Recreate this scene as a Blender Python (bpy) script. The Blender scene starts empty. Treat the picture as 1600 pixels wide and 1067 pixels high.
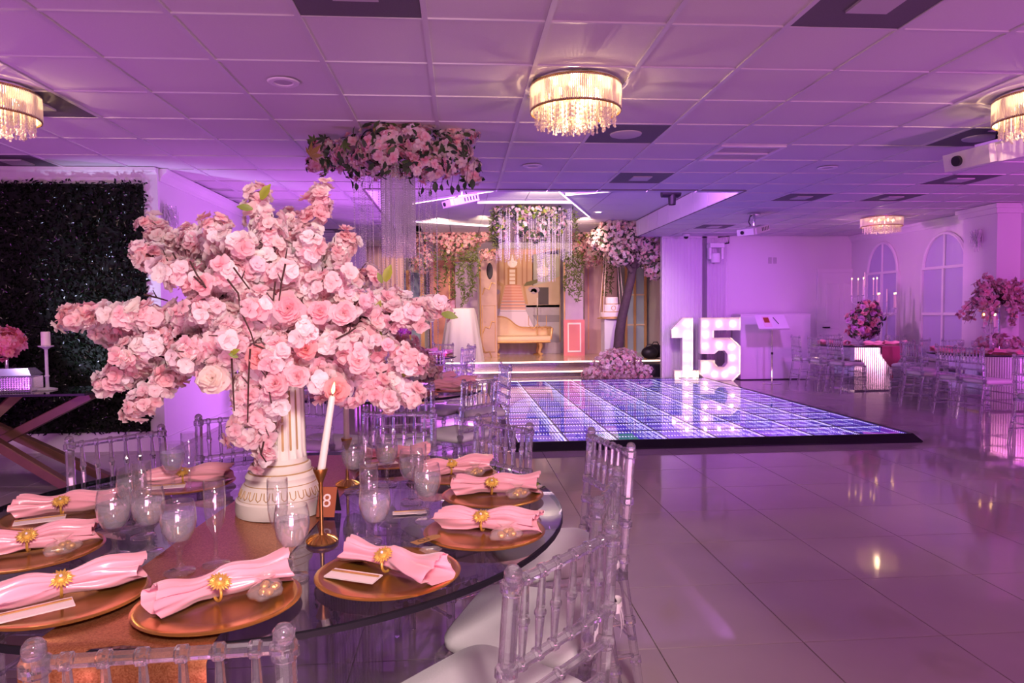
import bpy, math, random
import numpy as np
from mathutils import Vector, Matrix
random.seed(7); rng = np.random.default_rng(7)
PI = math.pi
C = bpy.context.scene.collection
SC = bpy.context.scene

# ------------------------------------------------------------------ camera, exposure, lights
F_PX, CX, CY, CAM_Z = 1090.0, 800.0, 533.5, 1.353
_yc = Vector((718 - CX, 487 - CY, F_PX)).normalized()
_xc = Vector((1, -.012, 0)); _xc.z = -(_xc.x * _yc.x + _xc.y * _yc.y) / _yc.z; _xc.normalize()
_zc = _xc.cross(_yc)
if _zc.y > 0: _zc = -_zc
RW = Matrix((_xc, _yc, _zc)).transposed()          # world -> camera (x right, y down, z forward)
cam_d = bpy.data.cameras.new('camera'); cam = bpy.data.objects.new('camera', cam_d); C.objects.link(cam)
cam_d.sensor_width = 36; cam_d.lens = F_PX * 36 / 1600; cam_d.clip_start = .02
_r0, _r1, _r2 = RW[0], RW[1], RW[2]
cam.matrix_world = Matrix(((_r0[0], -_r1[0], -_r2[0], 0), (_r0[1], -_r1[1], -_r2[1], 0), (_r0[2], -_r1[2], -_r2[2], CAM_Z), (0, 0, 0, 1)))
SC.camera = cam

def ray(px, py): return RW.transposed() @ Vector((px - CX, py - CY, F_PX))
def G(px, py, z):                                   # survey: where a sight line meets the level z
    d = ray(px, py); t = (z - CAM_Z) / d.z; return Vector((d.x * t, d.y * t, z))
def A(px, py, Y):                                   # survey: where a sight line meets the depth Y
    d = ray(px, py); t = Y / d.y; return Vector((d.x * t, Y, CAM_Z + d.z * t))
def XW(px, py, X):
    d = ray(px, py); t = X / d.x; return Vector((X, d.y * t, CAM_Z + d.z * t))
def proj(p):
    c = RW @ (Vector(p) - Vector((0, 0, CAM_Z))); return CX + F_PX * c.x / c.z, CY + F_PX * c.y / c.z, c.z

vs = SC.view_settings
vs.view_transform = 'Standard'; vs.look = 'None'; vs.gamma = 1.0; vs.exposure = 0.0
try: vs.use_curve_mapping = False
except Exception: pass
SC.cycles.max_bounces = 8; SC.cycles.transparent_max_bounces = 18; SC.cycles.transmission_bounces = 7
SC.cycles.glossy_bounces = 4; SC.cycles.diffuse_bounces = 4
SC.cycles.use_adaptive_sampling = True; SC.cycles.adaptive_threshold = .05
SC.cycles.caustics_reflective = False; SC.cycles.caustics_refractive = False
SC.cycles.sample_clamp_indirect = 6.0
SC.cycles.use_denoising = True
w = bpy.data.worlds.new('world'); SC.world = w; w.use_nodes = True
w.node_tree.nodes['Background'].inputs[0].default_value = (.35, .2, .5, 1); w.node_tree.nodes['Background'].inputs[1].default_value = .05

def light(name, kind, loc, energy, color, target=None, **kw):
    d = bpy.data.lights.new(name, kind); o = bpy.data.objects.new(name, d); C.objects.link(o)
    d.energy = energy; d.color = color; o.location = loc
    for k, v in kw.items(): setattr(d, k, v)
    if target is not None:
        o.rotation_euler = (Vector(target) - Vector(loc)).to_track_quat('-Z', 'Y').to_euler()
    return o
VIO = (.40, .085, 1.0); MAG = (.80, .10, .78); WARM = (1.0, .62, .36); NEUT = (1.0, .66, .68)
# key and fill lights added unseen behind the camera, warm and pink
light('added_fill', 'SPOT', (.45, -.9, 2.5), 500, (1, .76, .73), (-.55, 2.15, 1.0), spot_size=1.15, spot_blend=.9, shadow_soft_size=.22)
light('added_fill', 'AREA', (2.8, -1.6, 2.7), 50, (1, .34, .52), (2.6, 3.0, 0), size=1.6, size_y=1.2, shape='RECTANGLE')
# purple and pink washes added without fixtures to colour ceiling and walls
light('added_wash', 'AREA', (.2, -1.7, .35), 120, (1, .44, .70), (.2, 2.6, 2.78), size=1.4, size_y=1.0, shape='RECTANGLE')
light('added_wash', 'SPOT', (5.6, 3.4, 1.9), 560, MAG, (7.4, 11.0, 1.5), spot_size=1.2, spot_blend=1, shadow_soft_size=.2)
light('added_wash', 'SPOT', (5.4, 1.2, .3), 330, (.74, .13, .95), (3.6, 6.8, 2.78), spot_size=2.3, spot_blend=1, shadow_soft_size=.25)
light('added_wash', 'SPOT', (-4.2, 2.6, .3), 240, (.72, .13, .95), (-2.0, 6.2, 2.78), spot_size=2.1, spot_blend=1, shadow_soft_size=.25)
light('added_wash', 'SPOT', (.2, 8.3, .06), 620, (.66, .16, .95), (-2.95, 10.0, 2.1), spot_size=2.5, spot_blend=1, shadow_soft_size=.1)
# unseen violet fill added behind the near lip of the raised ceiling, facing the stage
light('stage_fill', 'AREA', (1.2, 8.35, 2.93), 90, (.66, .20, 1.0), (1.3, 14.5, 1.5), size=4.0, size_y=.2, shape='RECTANGLE')
light('projector_beam', 'SPOT', (4.75, 10.2, 2.3), 170, (.85, .24, .85), (7.8, 11.2, 1.5), spot_size=1.3, spot_blend=.7, shadow_soft_size=.06)
light('stage_fill', 'SPOT', (5.0, 9.2, 2.3), 330, (.60, .14, 1.0), (4.9, 13.4, .9), spot_size=1.25, spot_blend=1, shadow_soft_size=.1)  # violet spot added in mid-air, no fixture here
light('stage_spot', 'SPOT', (.4, 12.6, 3.0), 300, (1, .68, .42), (1.2, 17.0, 1.2), spot_size=1.5, spot_blend=.8, shadow_soft_size=.08)
light('stage_spot', 'SPOT', (2.4, 12.8, 3.0), 230, (1, .62, .46), (2.0, 17.0, 1.4), spot_size=1.6, spot_blend=.8, shadow_soft_size=.08)
light('stage_spot', 'SPOT', (-.4, 13.0, 3.0), 230, (1, .64, .46), (-.1, 15.6, 2.3), spot_size=1.7, spot_blend=.8, shadow_soft_size=.08)
light('added_fill', 'SPOT', (1.0, -.6, 1.9), 260, (1, .70, .74), (-.5, 5.45, 2.5), spot_size=.30, spot_blend=.8, shadow_soft_size=.15)  # unseen spot added to brighten the ceiling flower ring
light('stage_spot', 'SPOT', (3.0, 9.8, 2.95), 420, (1, .66, .84), (3.0, 13.4, .9), spot_size=1.0, spot_blend=.9, shadow_soft_size=.08)  # spot added to brighten the flower mound, cake and tree
light('stage_spot', 'SPOT', (1.2, 9.4, 2.95), 360, (1, .74, .56), (1.25, 11.6, 2.6), spot_size=1.3, spot_blend=.8, shadow_soft_size=.08)  # warm spot added to brighten the hanging flower piece

# ------------------------------------------------------------------ helpers
def tag(o, label=None, cat=None, group=None, kind=None):
    if label: o['label'] = label
    if cat: o['category'] = cat
    if group: o['group'] = group
    if kind: o['kind'] = kind
    return o
def thing(name, label, cat, loc=(0, 0, 0), rz=0, group=None):
    o = bpy.data.objects.new(name, None); C.objects.link(o); o.empty_display_size = .1
    o.location = loc; o.rotation_euler = (0, 0, rz)
    return tag(o, label, cat, group)
def link(name, me, parent=None, loc=(0, 0, 0), rot=(0, 0, 0), scale=None):
    o = bpy.data.objects.new(name, me); C.objects.link(o); o.location = loc; o.rotation_euler = rot
    if scale: o.scale = scale if not isinstance(scale, (int, float)) else (scale,) * 3
    o.parent = parent
    return o
def copy_tree(o, parent=None):
    c = o.copy(); C.objects.link(c); c.parent = parent
    for ch in o.children: copy_tree(ch, c)
    return c

class MB:
    def __init__(s): s.v = []; s.f = []; s.mi = []; s.cur = 0
    def add(s, vs, fs, M=None):
        b = len(s.v)
        if M is not None: vs = [M @ Vector(v) for v in vs]
        s.v += [tuple(v) for v in vs]; s.f += [tuple(i + b for i in f) for f in fs]; s.mi += [s.cur] * len(fs)
        return s
    def box(s, x0, x1, y0, y1, z0, z1, M=None):
        return s.add([(x0, y0, z0), (x1, y0, z0), (x1, y1, z0), (x0, y1, z0), (x0, y0, z1), (x1, y0, z1), (x1, y1, z1), (x0, y1, z1)],
                     [(0, 3, 2, 1), (4, 5, 6, 7), (0, 1, 5, 4), (1, 2, 6, 5), (2, 3, 7, 6), (3, 0, 4, 7)], M)
    def bbox(s, x0, x1, y0, y1, z0, z1, b=.005, M=None):      # box with chamfered vertical edges and top
        def ring(i, z): return [(x0 + i, y0, z), (x1 - i, y0, z), (x1, y0 + i, z), (x1, y1 - i, z), (x1 - i, y1, z), (x0 + i, y1, z), (x0, y1 - i, z), (x0, y0 + i, z)]
        vs = ring(b, z0) + ring(b, z1 - b)
        vs += [(x0 + b + (0 if k not in (6, 7) else 0), 0, 0) for k in range(0)]
        cx, cy = (x0 + x1) / 2, (y0 + y1) / 2
        top = [(cx + (x - cx) * (1 - 2 * b / max(x1 - x0, 1e-6)), cy + (y - cy) * (1 - 2 * b / max(y1 - y0, 1e-6)), z1) for x, y, z in ring(b, z1)]
        vs += top
        fs = [tuple(reversed(range(8))), tuple(range(16, 24))]
        for r in (0, 8):
            for k in range(8): fs.append((r + k, r + (k + 1) % 8, r + 8 + (k + 1) % 8, r + 8 + k))
        return s.add(vs, fs, M)
    def tube(s, path, r, n=8, M=None, cap=True, closed=False):
        P = [Vector(p) for p in path]; m = len(P)
        rr = r if isinstance(r, (list, tuple)) else [r] * m
        t0 = None; u = None; vs = []
        for i in range(m):
            if closed: t = (P[(i + 1) % m] - P[i - 1])
            else: t = (P[min(i + 1, m - 1)] - P[max(i - 1, 0)])
            t.normalize()
            if u is None:
                u = t.orthogonal().normalized()
            else:
                u = (u - t * u.dot(t))
                u = u.normalized() if u.length > 1e-6 else t.orthogonal().normalized()
            v = t.cross(u)
            for k in range(n):
                a = 2 * PI * k / n
                vs.append(P[i] + (u * math.cos(a) + v * math.sin(a)) * rr[i])
        fs = []
        for i in range(m if closed else m - 1):
            j = (i + 1) % m
            for k in range(n):
                fs.append((i * n + k, i * n + (k + 1) % n, j * n + (k + 1) % n, j * n + k))
        if cap and not closed:
            fs.append(tuple(reversed(range(n)))); fs.append(tuple(range((m - 1) * n, m * n)))
        return s.add(vs, fs, M)
    def lathe(s, prof, n=24, M=None, c=(0, 0, 0), cap=False):
        vs = []; fs = []; m = len(prof)
        for r, z in prof:
            for k in range(n):
                a = 2 * PI * k / n; vs.append((c[0] + r * math.cos(a), c[1] + r * math.sin(a), c[2] + z))
        for i in range(m - 1):
            for k in range(n):
                fs.append((i * n + k, i * n + (k + 1) % n, (i + 1) * n + (k + 1) % n, (i + 1) * n + k))
        if cap: fs.append(tuple(reversed(range(n)))); fs.append(tuple(range((m - 1) * n, m * n)))
        return s.add(vs, fs, M)
    def prism(s, poly, z0, z1, M=None):
        n = len(poly); vs = [(x, y, z0) for x, y in poly] + [(x, y, z1) for x, y in poly]
        fs = [tuple(reversed(range(n))), tuple(range(n, 2 * n))] + [(k, (k + 1) % n, n + (k + 1) % n, n + k) for k in range(n)]
        return s.add(vs, fs, M)
    def grid(s, fn, nu, nv, M=None, closed_u=False):
        vs = []; fs = []
        for j in range(nv + 1):
            for i in range(nu + (0 if closed_u else 1)):
                vs.append(fn(i / nu, j / nv))
        wd = nu if closed_u else nu + 1
        for j in range(nv):
            for i in range(nu):
                a = j * wd + i; b = j * wd + (i + 1) % wd
                fs.append((a, b, b + wd, a + wd))
        return s.add(vs, fs, M)
    def sphere(s, c, r, n=10, m=6, sc=(1, 1, 1), M=None):
        vs = [(c[0], c[1], c[2] - r * sc[2])]; fs = []
        for j in range(1, m):
            ph = -PI / 2 + PI * j / m
            for k in range(n):
                a = 2 * PI * k / n
                vs.append((c[0] + r * sc[0] * math.cos(ph) * math.cos(a), c[1] + r * sc[1] * math.cos(ph) * math.sin(a), c[2] + r * sc[2] * math.sin(ph)))
        vs.append((c[0], c[1], c[2] + r * sc[2])); L = len(vs) - 1
        for k in range(n): fs.append((0, 1 + (k + 1) % n, 1 + k)); fs.append((L, 1 + (m - 2) * n + k, 1 + (m - 2) * n + (k + 1) % n))
        for j in range(m - 2):
            for k in range(n): fs.append((1 + j * n + k, 1 + j * n + (k + 1) % n, 1 + (j + 1) * n + (k + 1) % n, 1 + (j + 1) * n + k))
        return s.add(vs, fs, M)
    def mesh(s, mats, smooth=False, name='mesh'):
        me = bpy.data.meshes.new(name); me.from_pydata(s.v, [], s.f)
        for m in (mats if isinstance(mats, (list, tuple)) else [mats]): me.materials.append(m)
        if any(s.mi): me.polygons.foreach_set('material_index', s.mi)
        if smooth:
            me.polygons.foreach_set('use_smooth', [True] * len(s.f))
            if smooth != 'all':
                try: me.set_sharp_from_angle(angle=math.radians(40))
                except Exception: pass
        me.update(); return me
    def build(s, name, mats, parent=None, smooth=False, **kw):
        return link(name, s.mesh(mats, smooth, name), parent, **kw)
def struct(o): o['kind'] = 'structure'; return o

# ------------------------------------------------------------------ materials (all procedural)
def nodes(name):
    m = bpy.data.materials.new(name); m.use_nodes = True; nt = m.node_tree; nt.nodes.clear()
    out = nt.nodes.new('ShaderNodeOutputMaterial'); return m, nt, out
def mat(name, col, rough=.5, metal=0., spec=.5, noise=None, bump=None, coat=0, sheen=0, trans=0, ior=1.45, attr=False, translucent=0., emis=None, estr=0.):
    m, nt, out = nodes(name); N = nt.nodes; L = nt.links
    b = N.new('ShaderNodeBsdfPrincipled'); c4 = tuple(col) + (1,)
    b.inputs['Roughness'].default_value = rough; b.inputs['Metallic'].default_value = metal
    b.inputs['Specular IOR Level'].default_value = spec; b.inputs['IOR'].default_value = ior
    b.inputs['Coat Weight'].default_value = coat; b.inputs['Sheen Weight'].default_value = sheen
    b.inputs['Transmission Weight'].default_value = trans; b.inputs['Base Color'].default_value = c4
    src = None
    tc = N.new('ShaderNodeTexCoord')
    if attr:
        at = N.new('ShaderNodeAttribute'); at.attribute_name = 'Col'; mx = N.new('ShaderNodeMix'); mx.data_type = 'RGBA'; mx.blend_type = 'MULTIPLY'
        mx.inputs[0].default_value = 1; L.new(at.outputs['Color'], mx.inputs[6]); mx.inputs[7].default_value = c4; src = mx.outputs[2]
    if noise:
        sc, am = noise; nz = N.new('ShaderNodeTexNoise'); nz.inputs['Scale'].default_value = sc; nz.inputs['Detail'].default_value = 4
        L.new(tc.outputs['Object'], nz.inputs['Vector'])
        mr = N.new('ShaderNodeMapRange'); mr.inputs[3].default_value = 1 - am; mr.inputs[4].default_value = 1 + am; L.new(nz.outputs[0], mr.inputs[0])
        mx = N.new('ShaderNodeMix'); mx.data_type = 'RGBA'; mx.blend_type = 'MULTIPLY'; mx.inputs[0].default_value = 1
        if src: L.new(src, mx.inputs[6])
        else: mx.inputs[6].default_value = c4
        L.new(mr.outputs[0], mx.inputs[7]); src = mx.outputs[2]
    if src: L.new(src, b.inputs['Base Color'])
    if bump:
        sc, st = bump; nz = N.new('ShaderNodeTexNoise'); nz.inputs['Scale'].default_value = sc; nz.inputs['Detail'].default_value = 3
        L.new(tc.outputs['Object'], nz.inputs['Vector']); bp = N.new('ShaderNodeBump'); bp.inputs['Strength'].default_value = st; bp.inputs['Distance'].default_value = .01
        L.new(nz.outputs[0], bp.inputs['Height']); L.new(bp.outputs[0], b.inputs['Normal'])
    if emis: b.inputs['Emission Color'].default_value = tuple(emis) + (1,); b.inputs['Emission Strength'].default_value = estr
    sh = b.outputs[0]
    if translucent:
        t = N.new('ShaderNodeBsdfTranslucent'); t.inputs[0].default_value = c4
        if src: L.new(src, t.inputs[0])
        mx = N.new('ShaderNodeMixShader'); mx.inputs[0].default_value = translucent; L.new(sh, mx.inputs[1]); L.new(t.outputs[0], mx.inputs[2]); sh = mx.outputs[0]
    L.new(sh, out.inputs[0]); return m
def emit(name, col, st, sample=True):
    m, nt, out = nodes(name); e = nt.nodes.new('ShaderNodeEmission'); e.inputs[0].default_value = tuple(col) + (1,); e.inputs[1].default_value = st
    nt.links.new(e.outputs[0], out.inputs[0])
    if not sample: m.cycles.emission_sampling = 'NONE'
    return m
def thin(name, tint, ior=1.5, rough=.0, body=0., bodycol=(1, 1, 1), gcol=(1, 1, 1)):   # clear sheet: see-through, fresnel gloss, a little body colour
    m, nt, out = nodes(name); N = nt.nodes; L = nt.links
    t = N.new('ShaderNodeBsdfTransparent'); t.inputs[0].default_value = tuple(tint) + (1,)
    g = N.new('ShaderNodeBsdfGlossy'); g.inputs['Roughness'].default_value = rough; g.inputs[0].default_value = tuple(gcol) + (1,)
    lw = N.new('ShaderNodeLayerWeight'); lw.inputs[0].default_value = .5; pw = N.new('ShaderNodeMath'); pw.operation = 'POWER'; pw.inputs[1].default_value = 5; L.new(lw.outputs['Facing'], pw.inputs[0])
    f0 = ((ior - 1) / (ior + 1)) ** 2; f = N.new('ShaderNodeMapRange'); f.inputs[3].default_value = f0; f.inputs[4].default_value = 1; L.new(pw.outputs[0], f.inputs[0])
    mx = N.new('ShaderNodeMixShader'); L.new(f.outputs[0], mx.inputs[0]); L.new(t.outputs[0], mx.inputs[1]); L.new(g.outputs[0], mx.inputs[2]); sh = mx.outputs[0]
    if body:
        d = N.new('ShaderNodeBsdfDiffuse'); d.inputs[0].default_value = tuple(bodycol) + (1,); m2 = N.new('ShaderNodeMixShader'); m2.inputs[0].default_value = body
        L.new(sh, m2.inputs[1]); L.new(d.outputs[0], m2.inputs[2]); sh = m2.outputs[0]
    L.new(sh, out.inputs[0]); return m
def acrylic_mat():
    m, nt, out = nodes('acrylic'); N = nt.nodes; L = nt.links
    t = N.new('ShaderNodeBsdfTransparent'); t.inputs[0].default_value = (.93, .93, .95, 1)
    g = N.new('ShaderNodeBsdfGlass'); g.inputs['IOR'].default_value = 1.50; g.inputs['Roughness'].default_value = .0; g.inputs[0].default_value = (.98, .98, 1, 1)
    mx = N.new('ShaderNodeMixShader'); mx.inputs[0].default_value = .74; L.new(t.outputs[0], mx.inputs[1]); L.new(g.outputs[0], mx.inputs[2])
    d = N.new('ShaderNodeBsdfPrincipled'); d.inputs['Base Color'].default_value = (.9, .9, .92, 1); d.inputs['Roughness'].default_value = .12
    m2 = N.new('ShaderNodeMixShader'); m2.inputs[0].default_value = .035; L.new(mx.outputs[0], m2.inputs[1]); L.new(d.outputs[0], m2.inputs[2])
    L.new(m2.outputs[0], out.inputs[0]); return m

WHITE = mat('white_paint', (.78, .77, .78), .6, noise=(3, .03))
WALLM = mat('wall_paint', (.74, .73, .74), .7, noise=(2, .03), bump=(60, .05))
TILEM = mat('porcelain_tile', (.43, .37, .37), .06, spec=.45, noise=(2.2, .10))
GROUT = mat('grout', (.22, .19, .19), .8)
CEILT = mat('ceiling_board', (.66, .65, .65), .9, noise=(120, .05), bump=(220, .12))
TBAR = mat('ceiling_bar', (.62, .61, .63), .45)
VENTD = mat('vent_grey', (.13, .125, .14), .7, noise=(200, .25))
GREYP = mat('diffuser_grey', (.5, .49, .5), .6)
BLACK = mat('black_plastic', (.015, .013, .018), .45)
DKRIM = mat('dark_rim', (.010, .009, .014), .45, spec=.25)
METAL = mat('chrome', (.8, .8, .82), .12, metal=1)
GOLD = mat('gold_charger', (.58, .29, .06), .22, metal=.85, noise=(40, .08))
BRASS = mat('antique_brass', (.52, .30, .10), .35, metal=1, noise=(30, .15))
ACRY = acrylic_mat()
CUSH = mat('seat_fabric', (.72, .71, .73), .8, sheen=.2, bump=(180, .1))
GLASS = thin('drinking_glass', (.97, .97, .98), 1.85, 0, .012)
WATER = thin('water', (.93, .93, .95), 1.4, 0, .2, (.85, .82, .85))
TABLEG = thin('table_glass', (.50, .50, .55), 1.75, .01, .03, (.1, .08, .12))
PROJPANE = thin('window_glass', (.8, .8, .9), 1.5, .02, .6, (.75, .72, .95))  # lavender body stands for the projected picture on the right wall
SATIN = mat('pink_satin', (.87, .38, .46), .27, spec=.6, sheen=.5, noise=(6, .08))
ORGANZA = thin('organza', (.96, .93, .92), 1.3, .2, .14, (1, .84, .80))
CANDY = mat('gold_candy', (.75, .42, .10), .3, metal=.7, bump=(120, .4))
PAPER = mat('card_paper', (.80, .66, .66), .55)
PAPERG = mat('card_gold', (.62, .36, .12), .35, metal=.6)
KRAFT = mat('kraft_tag', (.40, .21, .07), .6)
DARKBROWN = mat('dark_ink', (.06, .03, .015), .6)
WAX = mat('ivory_wax', (.84, .78, .68), .45, translucent=.15)
FLAME = emit('flame', (1, .55, .16), 14, False)
PLASTER = mat('ivory_plaster', (.80, .74, .66), .6, noise=(14, .05), bump=(50, .08))
GILT = mat('gilt_paint', (.46, .30, .13), .5, noise=(40, .2))
PETAL = mat('silk_petal', (1, 1, 1), .55, attr=True, translucent=.52)
LEAFM = mat('silk_leaf', (1, 1, 1), .5, attr=True, translucent=.15)
TWIG = mat('twig_bark', (.045, .018, .016), .7, noise=(60, .3))
BARK = mat('tree_bark', (.07, .045, .05), .8, noise=(20, .35), bump=(30, .5))
CRYST = thin('crystal_bead', (.9, .88, .92), 1.8, .05, .45, (.9, .88, .92))
SEQUIN = None
CLOTHW = mat('white_cloth', (.64, .60, .61), .8, sheen=.2)
SHEER = thin('sheer_fabric', (.92, .91, .94), 1.05, .5, .26, (.9, .88, .92))
WOODD = mat('walnut_beam', (.15, .075, .045), .4, noise=(9, .25))
MIRROR = mat('mirror_strip', (.66, .63, .66), .16, metal=1)
LEDWARM = emit('led_warm', (1, .68, .56), 6, True)
LEDPINK = emit('led_pink', (1, .72, .80), 4, True)

def sequin_mat():
    m, nt, out = nodes('sequin_gold'); N = nt.nodes; L = nt.links
    b = N.new('ShaderNodeBsdfPrincipled'); b.inputs['Metallic'].default_value = .75; b.inputs['Roughness'].default_value = .32
    tc = N.new('ShaderNodeTexCoord'); vo = N.new('ShaderNodeTexVoronoi'); vo.inputs['Scale'].default_value = 380
    L.new(tc.outputs['Object'], vo.inputs['Vector'])
    mx = N.new('ShaderNodeMix'); mx.data_type = 'RGBA'; sep = N.new('ShaderNodeSeparateColor'); L.new(vo.outputs['Color'], sep.inputs[0]); L.new(sep.outputs[0], mx.inputs[0])
    mx.inputs[6].default_value = (.40, .13, .05, 1); mx.inputs[7].default_value = (.62, .27, .12, 1); L.new(mx.outputs[2], b.inputs['Base Color'])
    bp = N.new('ShaderNodeBump'); bp.inputs['Strength'].default_value = .9; bp.inputs['Distance'].default_value = .01; L.new(sep.outputs[1], bp.inputs['Height']); L.new(bp.outputs[0], b.inputs['Normal'])
    L.new(b.outputs[0], out.inputs[0]); return m
SEQUIN = sequin_mat()

# ------------------------------------------------------------------ the hall
H = 2.78; HC = 3.08                              # ceiling, raised ceiling
XL, XR, XLL = -2.93, 7.8, -6.2                   # left wall, right wall, far left
YH, YB, YR, YS = 7.15, 13.4, -4.2, 17.6          # hedge wall, back wall, rear wall, stage back
CO = (-1.08, 3.45, 8.26)                         # raised ceiling: x0, x1, near edge
DX0, DY0, DP, DNX, DNY, DZ = .55, 6.72, .5, 8, 12, .08   # dance floor

# floor slab (grout bed) with an opening under the dance floor
mb = MB()
x1d, y1d = DX0 + DP * DNX, DY0 + DP * DNY
for a in ((XLL, DX0, YR, YS), (x1d, XR + .3, YR, YS), (DX0, x1d, YR, DY0), (DX0, x1d, y1d, YS)): mb.box(a[0], a[1], a[2], a[3], -.12, -.006)
floor = struct(mb.build('floor', GROUT))
def in_frame(p, m=60):
    x, y, d = proj(p)
    return d > .2 and -m < x < 1600 + m and -m < y < 1067 + m
FT = .601; FX0, FY0 = .776, 2.69 - .006
cells = []
for i in range(-12, 13):
    for j in range(-12, 26):
        x, y = FX0 + i * FT, FY0 + j * .613
        if x < XLL or x + FT > XR + .3 or y < YR or y > YS - .6: continue
        if x + FT > DX0 + .05 and x < x1d - .05 and y + .613 > DY0 + .05 and y < y1d - .05: 
            # tiles cut by the dance floor edge are kept only where they stick out
            if x >= DX0 - .001 and x + FT <= x1d + .001 and y >= DY0 - .001 and y + .613 <= y1d + .001: continue
        cells.append((x, y))
g = .0022
tile_me = MB().bbox(g, FT - g, g, .613 - g, -.006, 0, .0012).mesh(TILEM, name='tile')
def clip_tile(x, y):
    """rectangles of the tile outside the dance floor opening"""
    xa, xb, ya, yb = x + g, x + FT - g, y + g, y + .613 - g; out = []
    if xb <= DX0 or xa >= x1d or yb <= DY0 or ya >= y1d: return None
    if xa < DX0: out.append((xa, DX0, ya, yb)); xa = DX0
    if xb > x1d: out.append((x1d, xb, ya, yb)); xb = x1d
    if ya < DY0: out.append((xa, xb, ya, DY0))
    if yb > y1d: out.append((xa, xb, y1d, yb))
    return out
seen = sorted([c for c in cells if in_frame((c[0] + .3, c[1] + .3, 0)) and clip_tile(*c) is None], key=lambda c: c[0] ** 2 + c[1] ** 2)
near = set(seen[:300]); rest = MB()
for c in cells:
    if c in near: link('tile', tile_me, floor, (c[0], c[1], 0))
    else:
        cl = clip_tile(*c)
        if cl is None: rest.bbox(c[0] + g, c[0] + FT - g, c[1] + g, c[1] + .613 - g, -.006, 0, .0012)
        else:
            for a in cl:
                if a[1] - a[0] > .01 and a[3] - a[2] > .01: rest.box(a[0], a[1], a[2], a[3], -.006, 0)
tag(rest.build('tile_field', TILEM, floor), kind='stuff')

# ceiling: deck above, boards in an exposed grid
mb = MB()
for a in ((XLL, CO[0], YR, YS), (CO[1], XR + .3, YR, YS), (CO[0], CO[1], YR, CO[2])): mb.box(a[0], a[1], a[2], a[3], H + .03, H + .08)
ceiling = struct(mb.build('ceiling', CEILT))
CT = .607; CX0, CY0, CTY = -.152, 3.497, .6165
vents = {}                                       # grid cell -> kind
def cell_of(px, py):
    p = G(px, py, H); return (math.floor((p.x - CX0) / CT), math.floor((p.y - CY0) / CTY))
ccell = []
for i in range(-10, 14):
    for j in range(-13, 24):
        x, y = CX0 + i * CT, CY0 + j * CTY
        if x + CT < XLL or x > XR + .1 or y < YR - .1 or y > YS: continue
        if x + CT / 2 > CO[0] and x + CT / 2 < CO[1] and y + CTY / 2 > CO[2]: continue
        if x < -3.05 and y > YH + .1: continue
        ccell.append((i, j))
VENTS = [((560, 12), 'square'), ((1340, 20), 'square'), ((975, 207), 'round'), ((992, 275), 'square'), ((1512, 211), 'round'), ((1552, 276), 'square'),
         ((1205, 314), 'square'), ((1398, 314), 'square'), ((1095, 353), 'square'), ((75, 176), 'square'), ((20, 262), 'square'), ((508, 358), 'square')]
for p, k in VENTS: vents[cell_of(*p)] = k
grille_cell = cell_of(1150, 235)
board_me = MB().bbox(.006, CT - .006, .006, CTY - .006, 0, .012, .001).mesh(CEILT, name='ceiling_tile')
vis = sorted([c for c in ccell if c not in vents and c != grille_cell and in_frame((CX0 + (c[0] + .5) * CT, CY0 + (c[1] + .5) * CTY, H))],
             key=lambda c: (CX0 + c[0] * CT) ** 2 + (CY0 + c[1] * CTY) ** 2)
near = set(vis[:300]); rest = MB()
for c in ccell:
    x, y = CX0 + c[0] * CT, CY0 + c[1] * CTY
    if c in vents or c == grille_cell: continue
    if c in near: link('ceiling_tile', board_me, ceiling, (x, y, H + .008))
    else: rest.box(x + .006, x + CT - .006, y + .006, y + CTY - .006, H + .008, H + .02)
tag(rest.build('ceiling_tile_field', CEILT, ceiling), kind='stuff')
for i in range(-10, 15):
    x = CX0 + i * CT
    if x < XLL or x > XR: continue
    y1 = CO[2] if CO[0] < x < CO[1] else (YH if x < -3 else YS - 3.5)
    MB().box(x - .014, x + .014, YR, y1, H - .001, H + .022).build('grid_runner', TBAR, ceiling)
for j in range(-12, 22):
    y = CY0 + j * CTY
    if y < YR: continue
    for a, b in (((XLL, XR),) if y < CO[2] else ((XL, CO[0]), (CO[1], XR))):
        if y > YH and a == XLL: a = XL
        MB().box(a, b, y - .009, y + .009, H, H + .02).build('cross_tee', TBAR, ceiling)
# raised ceiling over dance floor and stage
mb = MB(); mb.box(CO[0] - .1, CO[1] + .1, CO[2] - .1, YS, HC + .02, HC + .07); mb.box(-2.6, 4.85, 14.3, YS, HC + .02, HC + .07)
raised = struct(mb.build('ceiling_raised', CEILT)); rest = MB()
for i in range(-2, 6):
    for j in range(0, 16):
        x, y = CO[0] + .3 + i * CT, CO[2] + j * CTY
        if x < CO[0]: continue
        if x + CT > CO[1] + .05: continue
        MB().box(x + .006, x + CT - .006, y + .006, y + CTY - .006, HC + .004, HC + .02).build('ceiling_tile', CEILT, raised)
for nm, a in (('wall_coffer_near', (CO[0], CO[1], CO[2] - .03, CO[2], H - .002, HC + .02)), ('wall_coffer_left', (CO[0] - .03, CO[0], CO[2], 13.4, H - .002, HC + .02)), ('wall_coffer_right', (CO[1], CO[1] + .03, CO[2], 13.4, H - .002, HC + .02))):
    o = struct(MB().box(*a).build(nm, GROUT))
    if 'near' in nm: continue
    y = CO[2]
    while y < 13.3:
        xa, xb = (a[1], a[1] + .012) if 'left' in nm else (a[0] - .012, a[0])
        MB().box(xa, xb, y + .008, min(y + .60, 13.4), H, HC).build('soffit_panel', WHITE, o); y += .612
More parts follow.
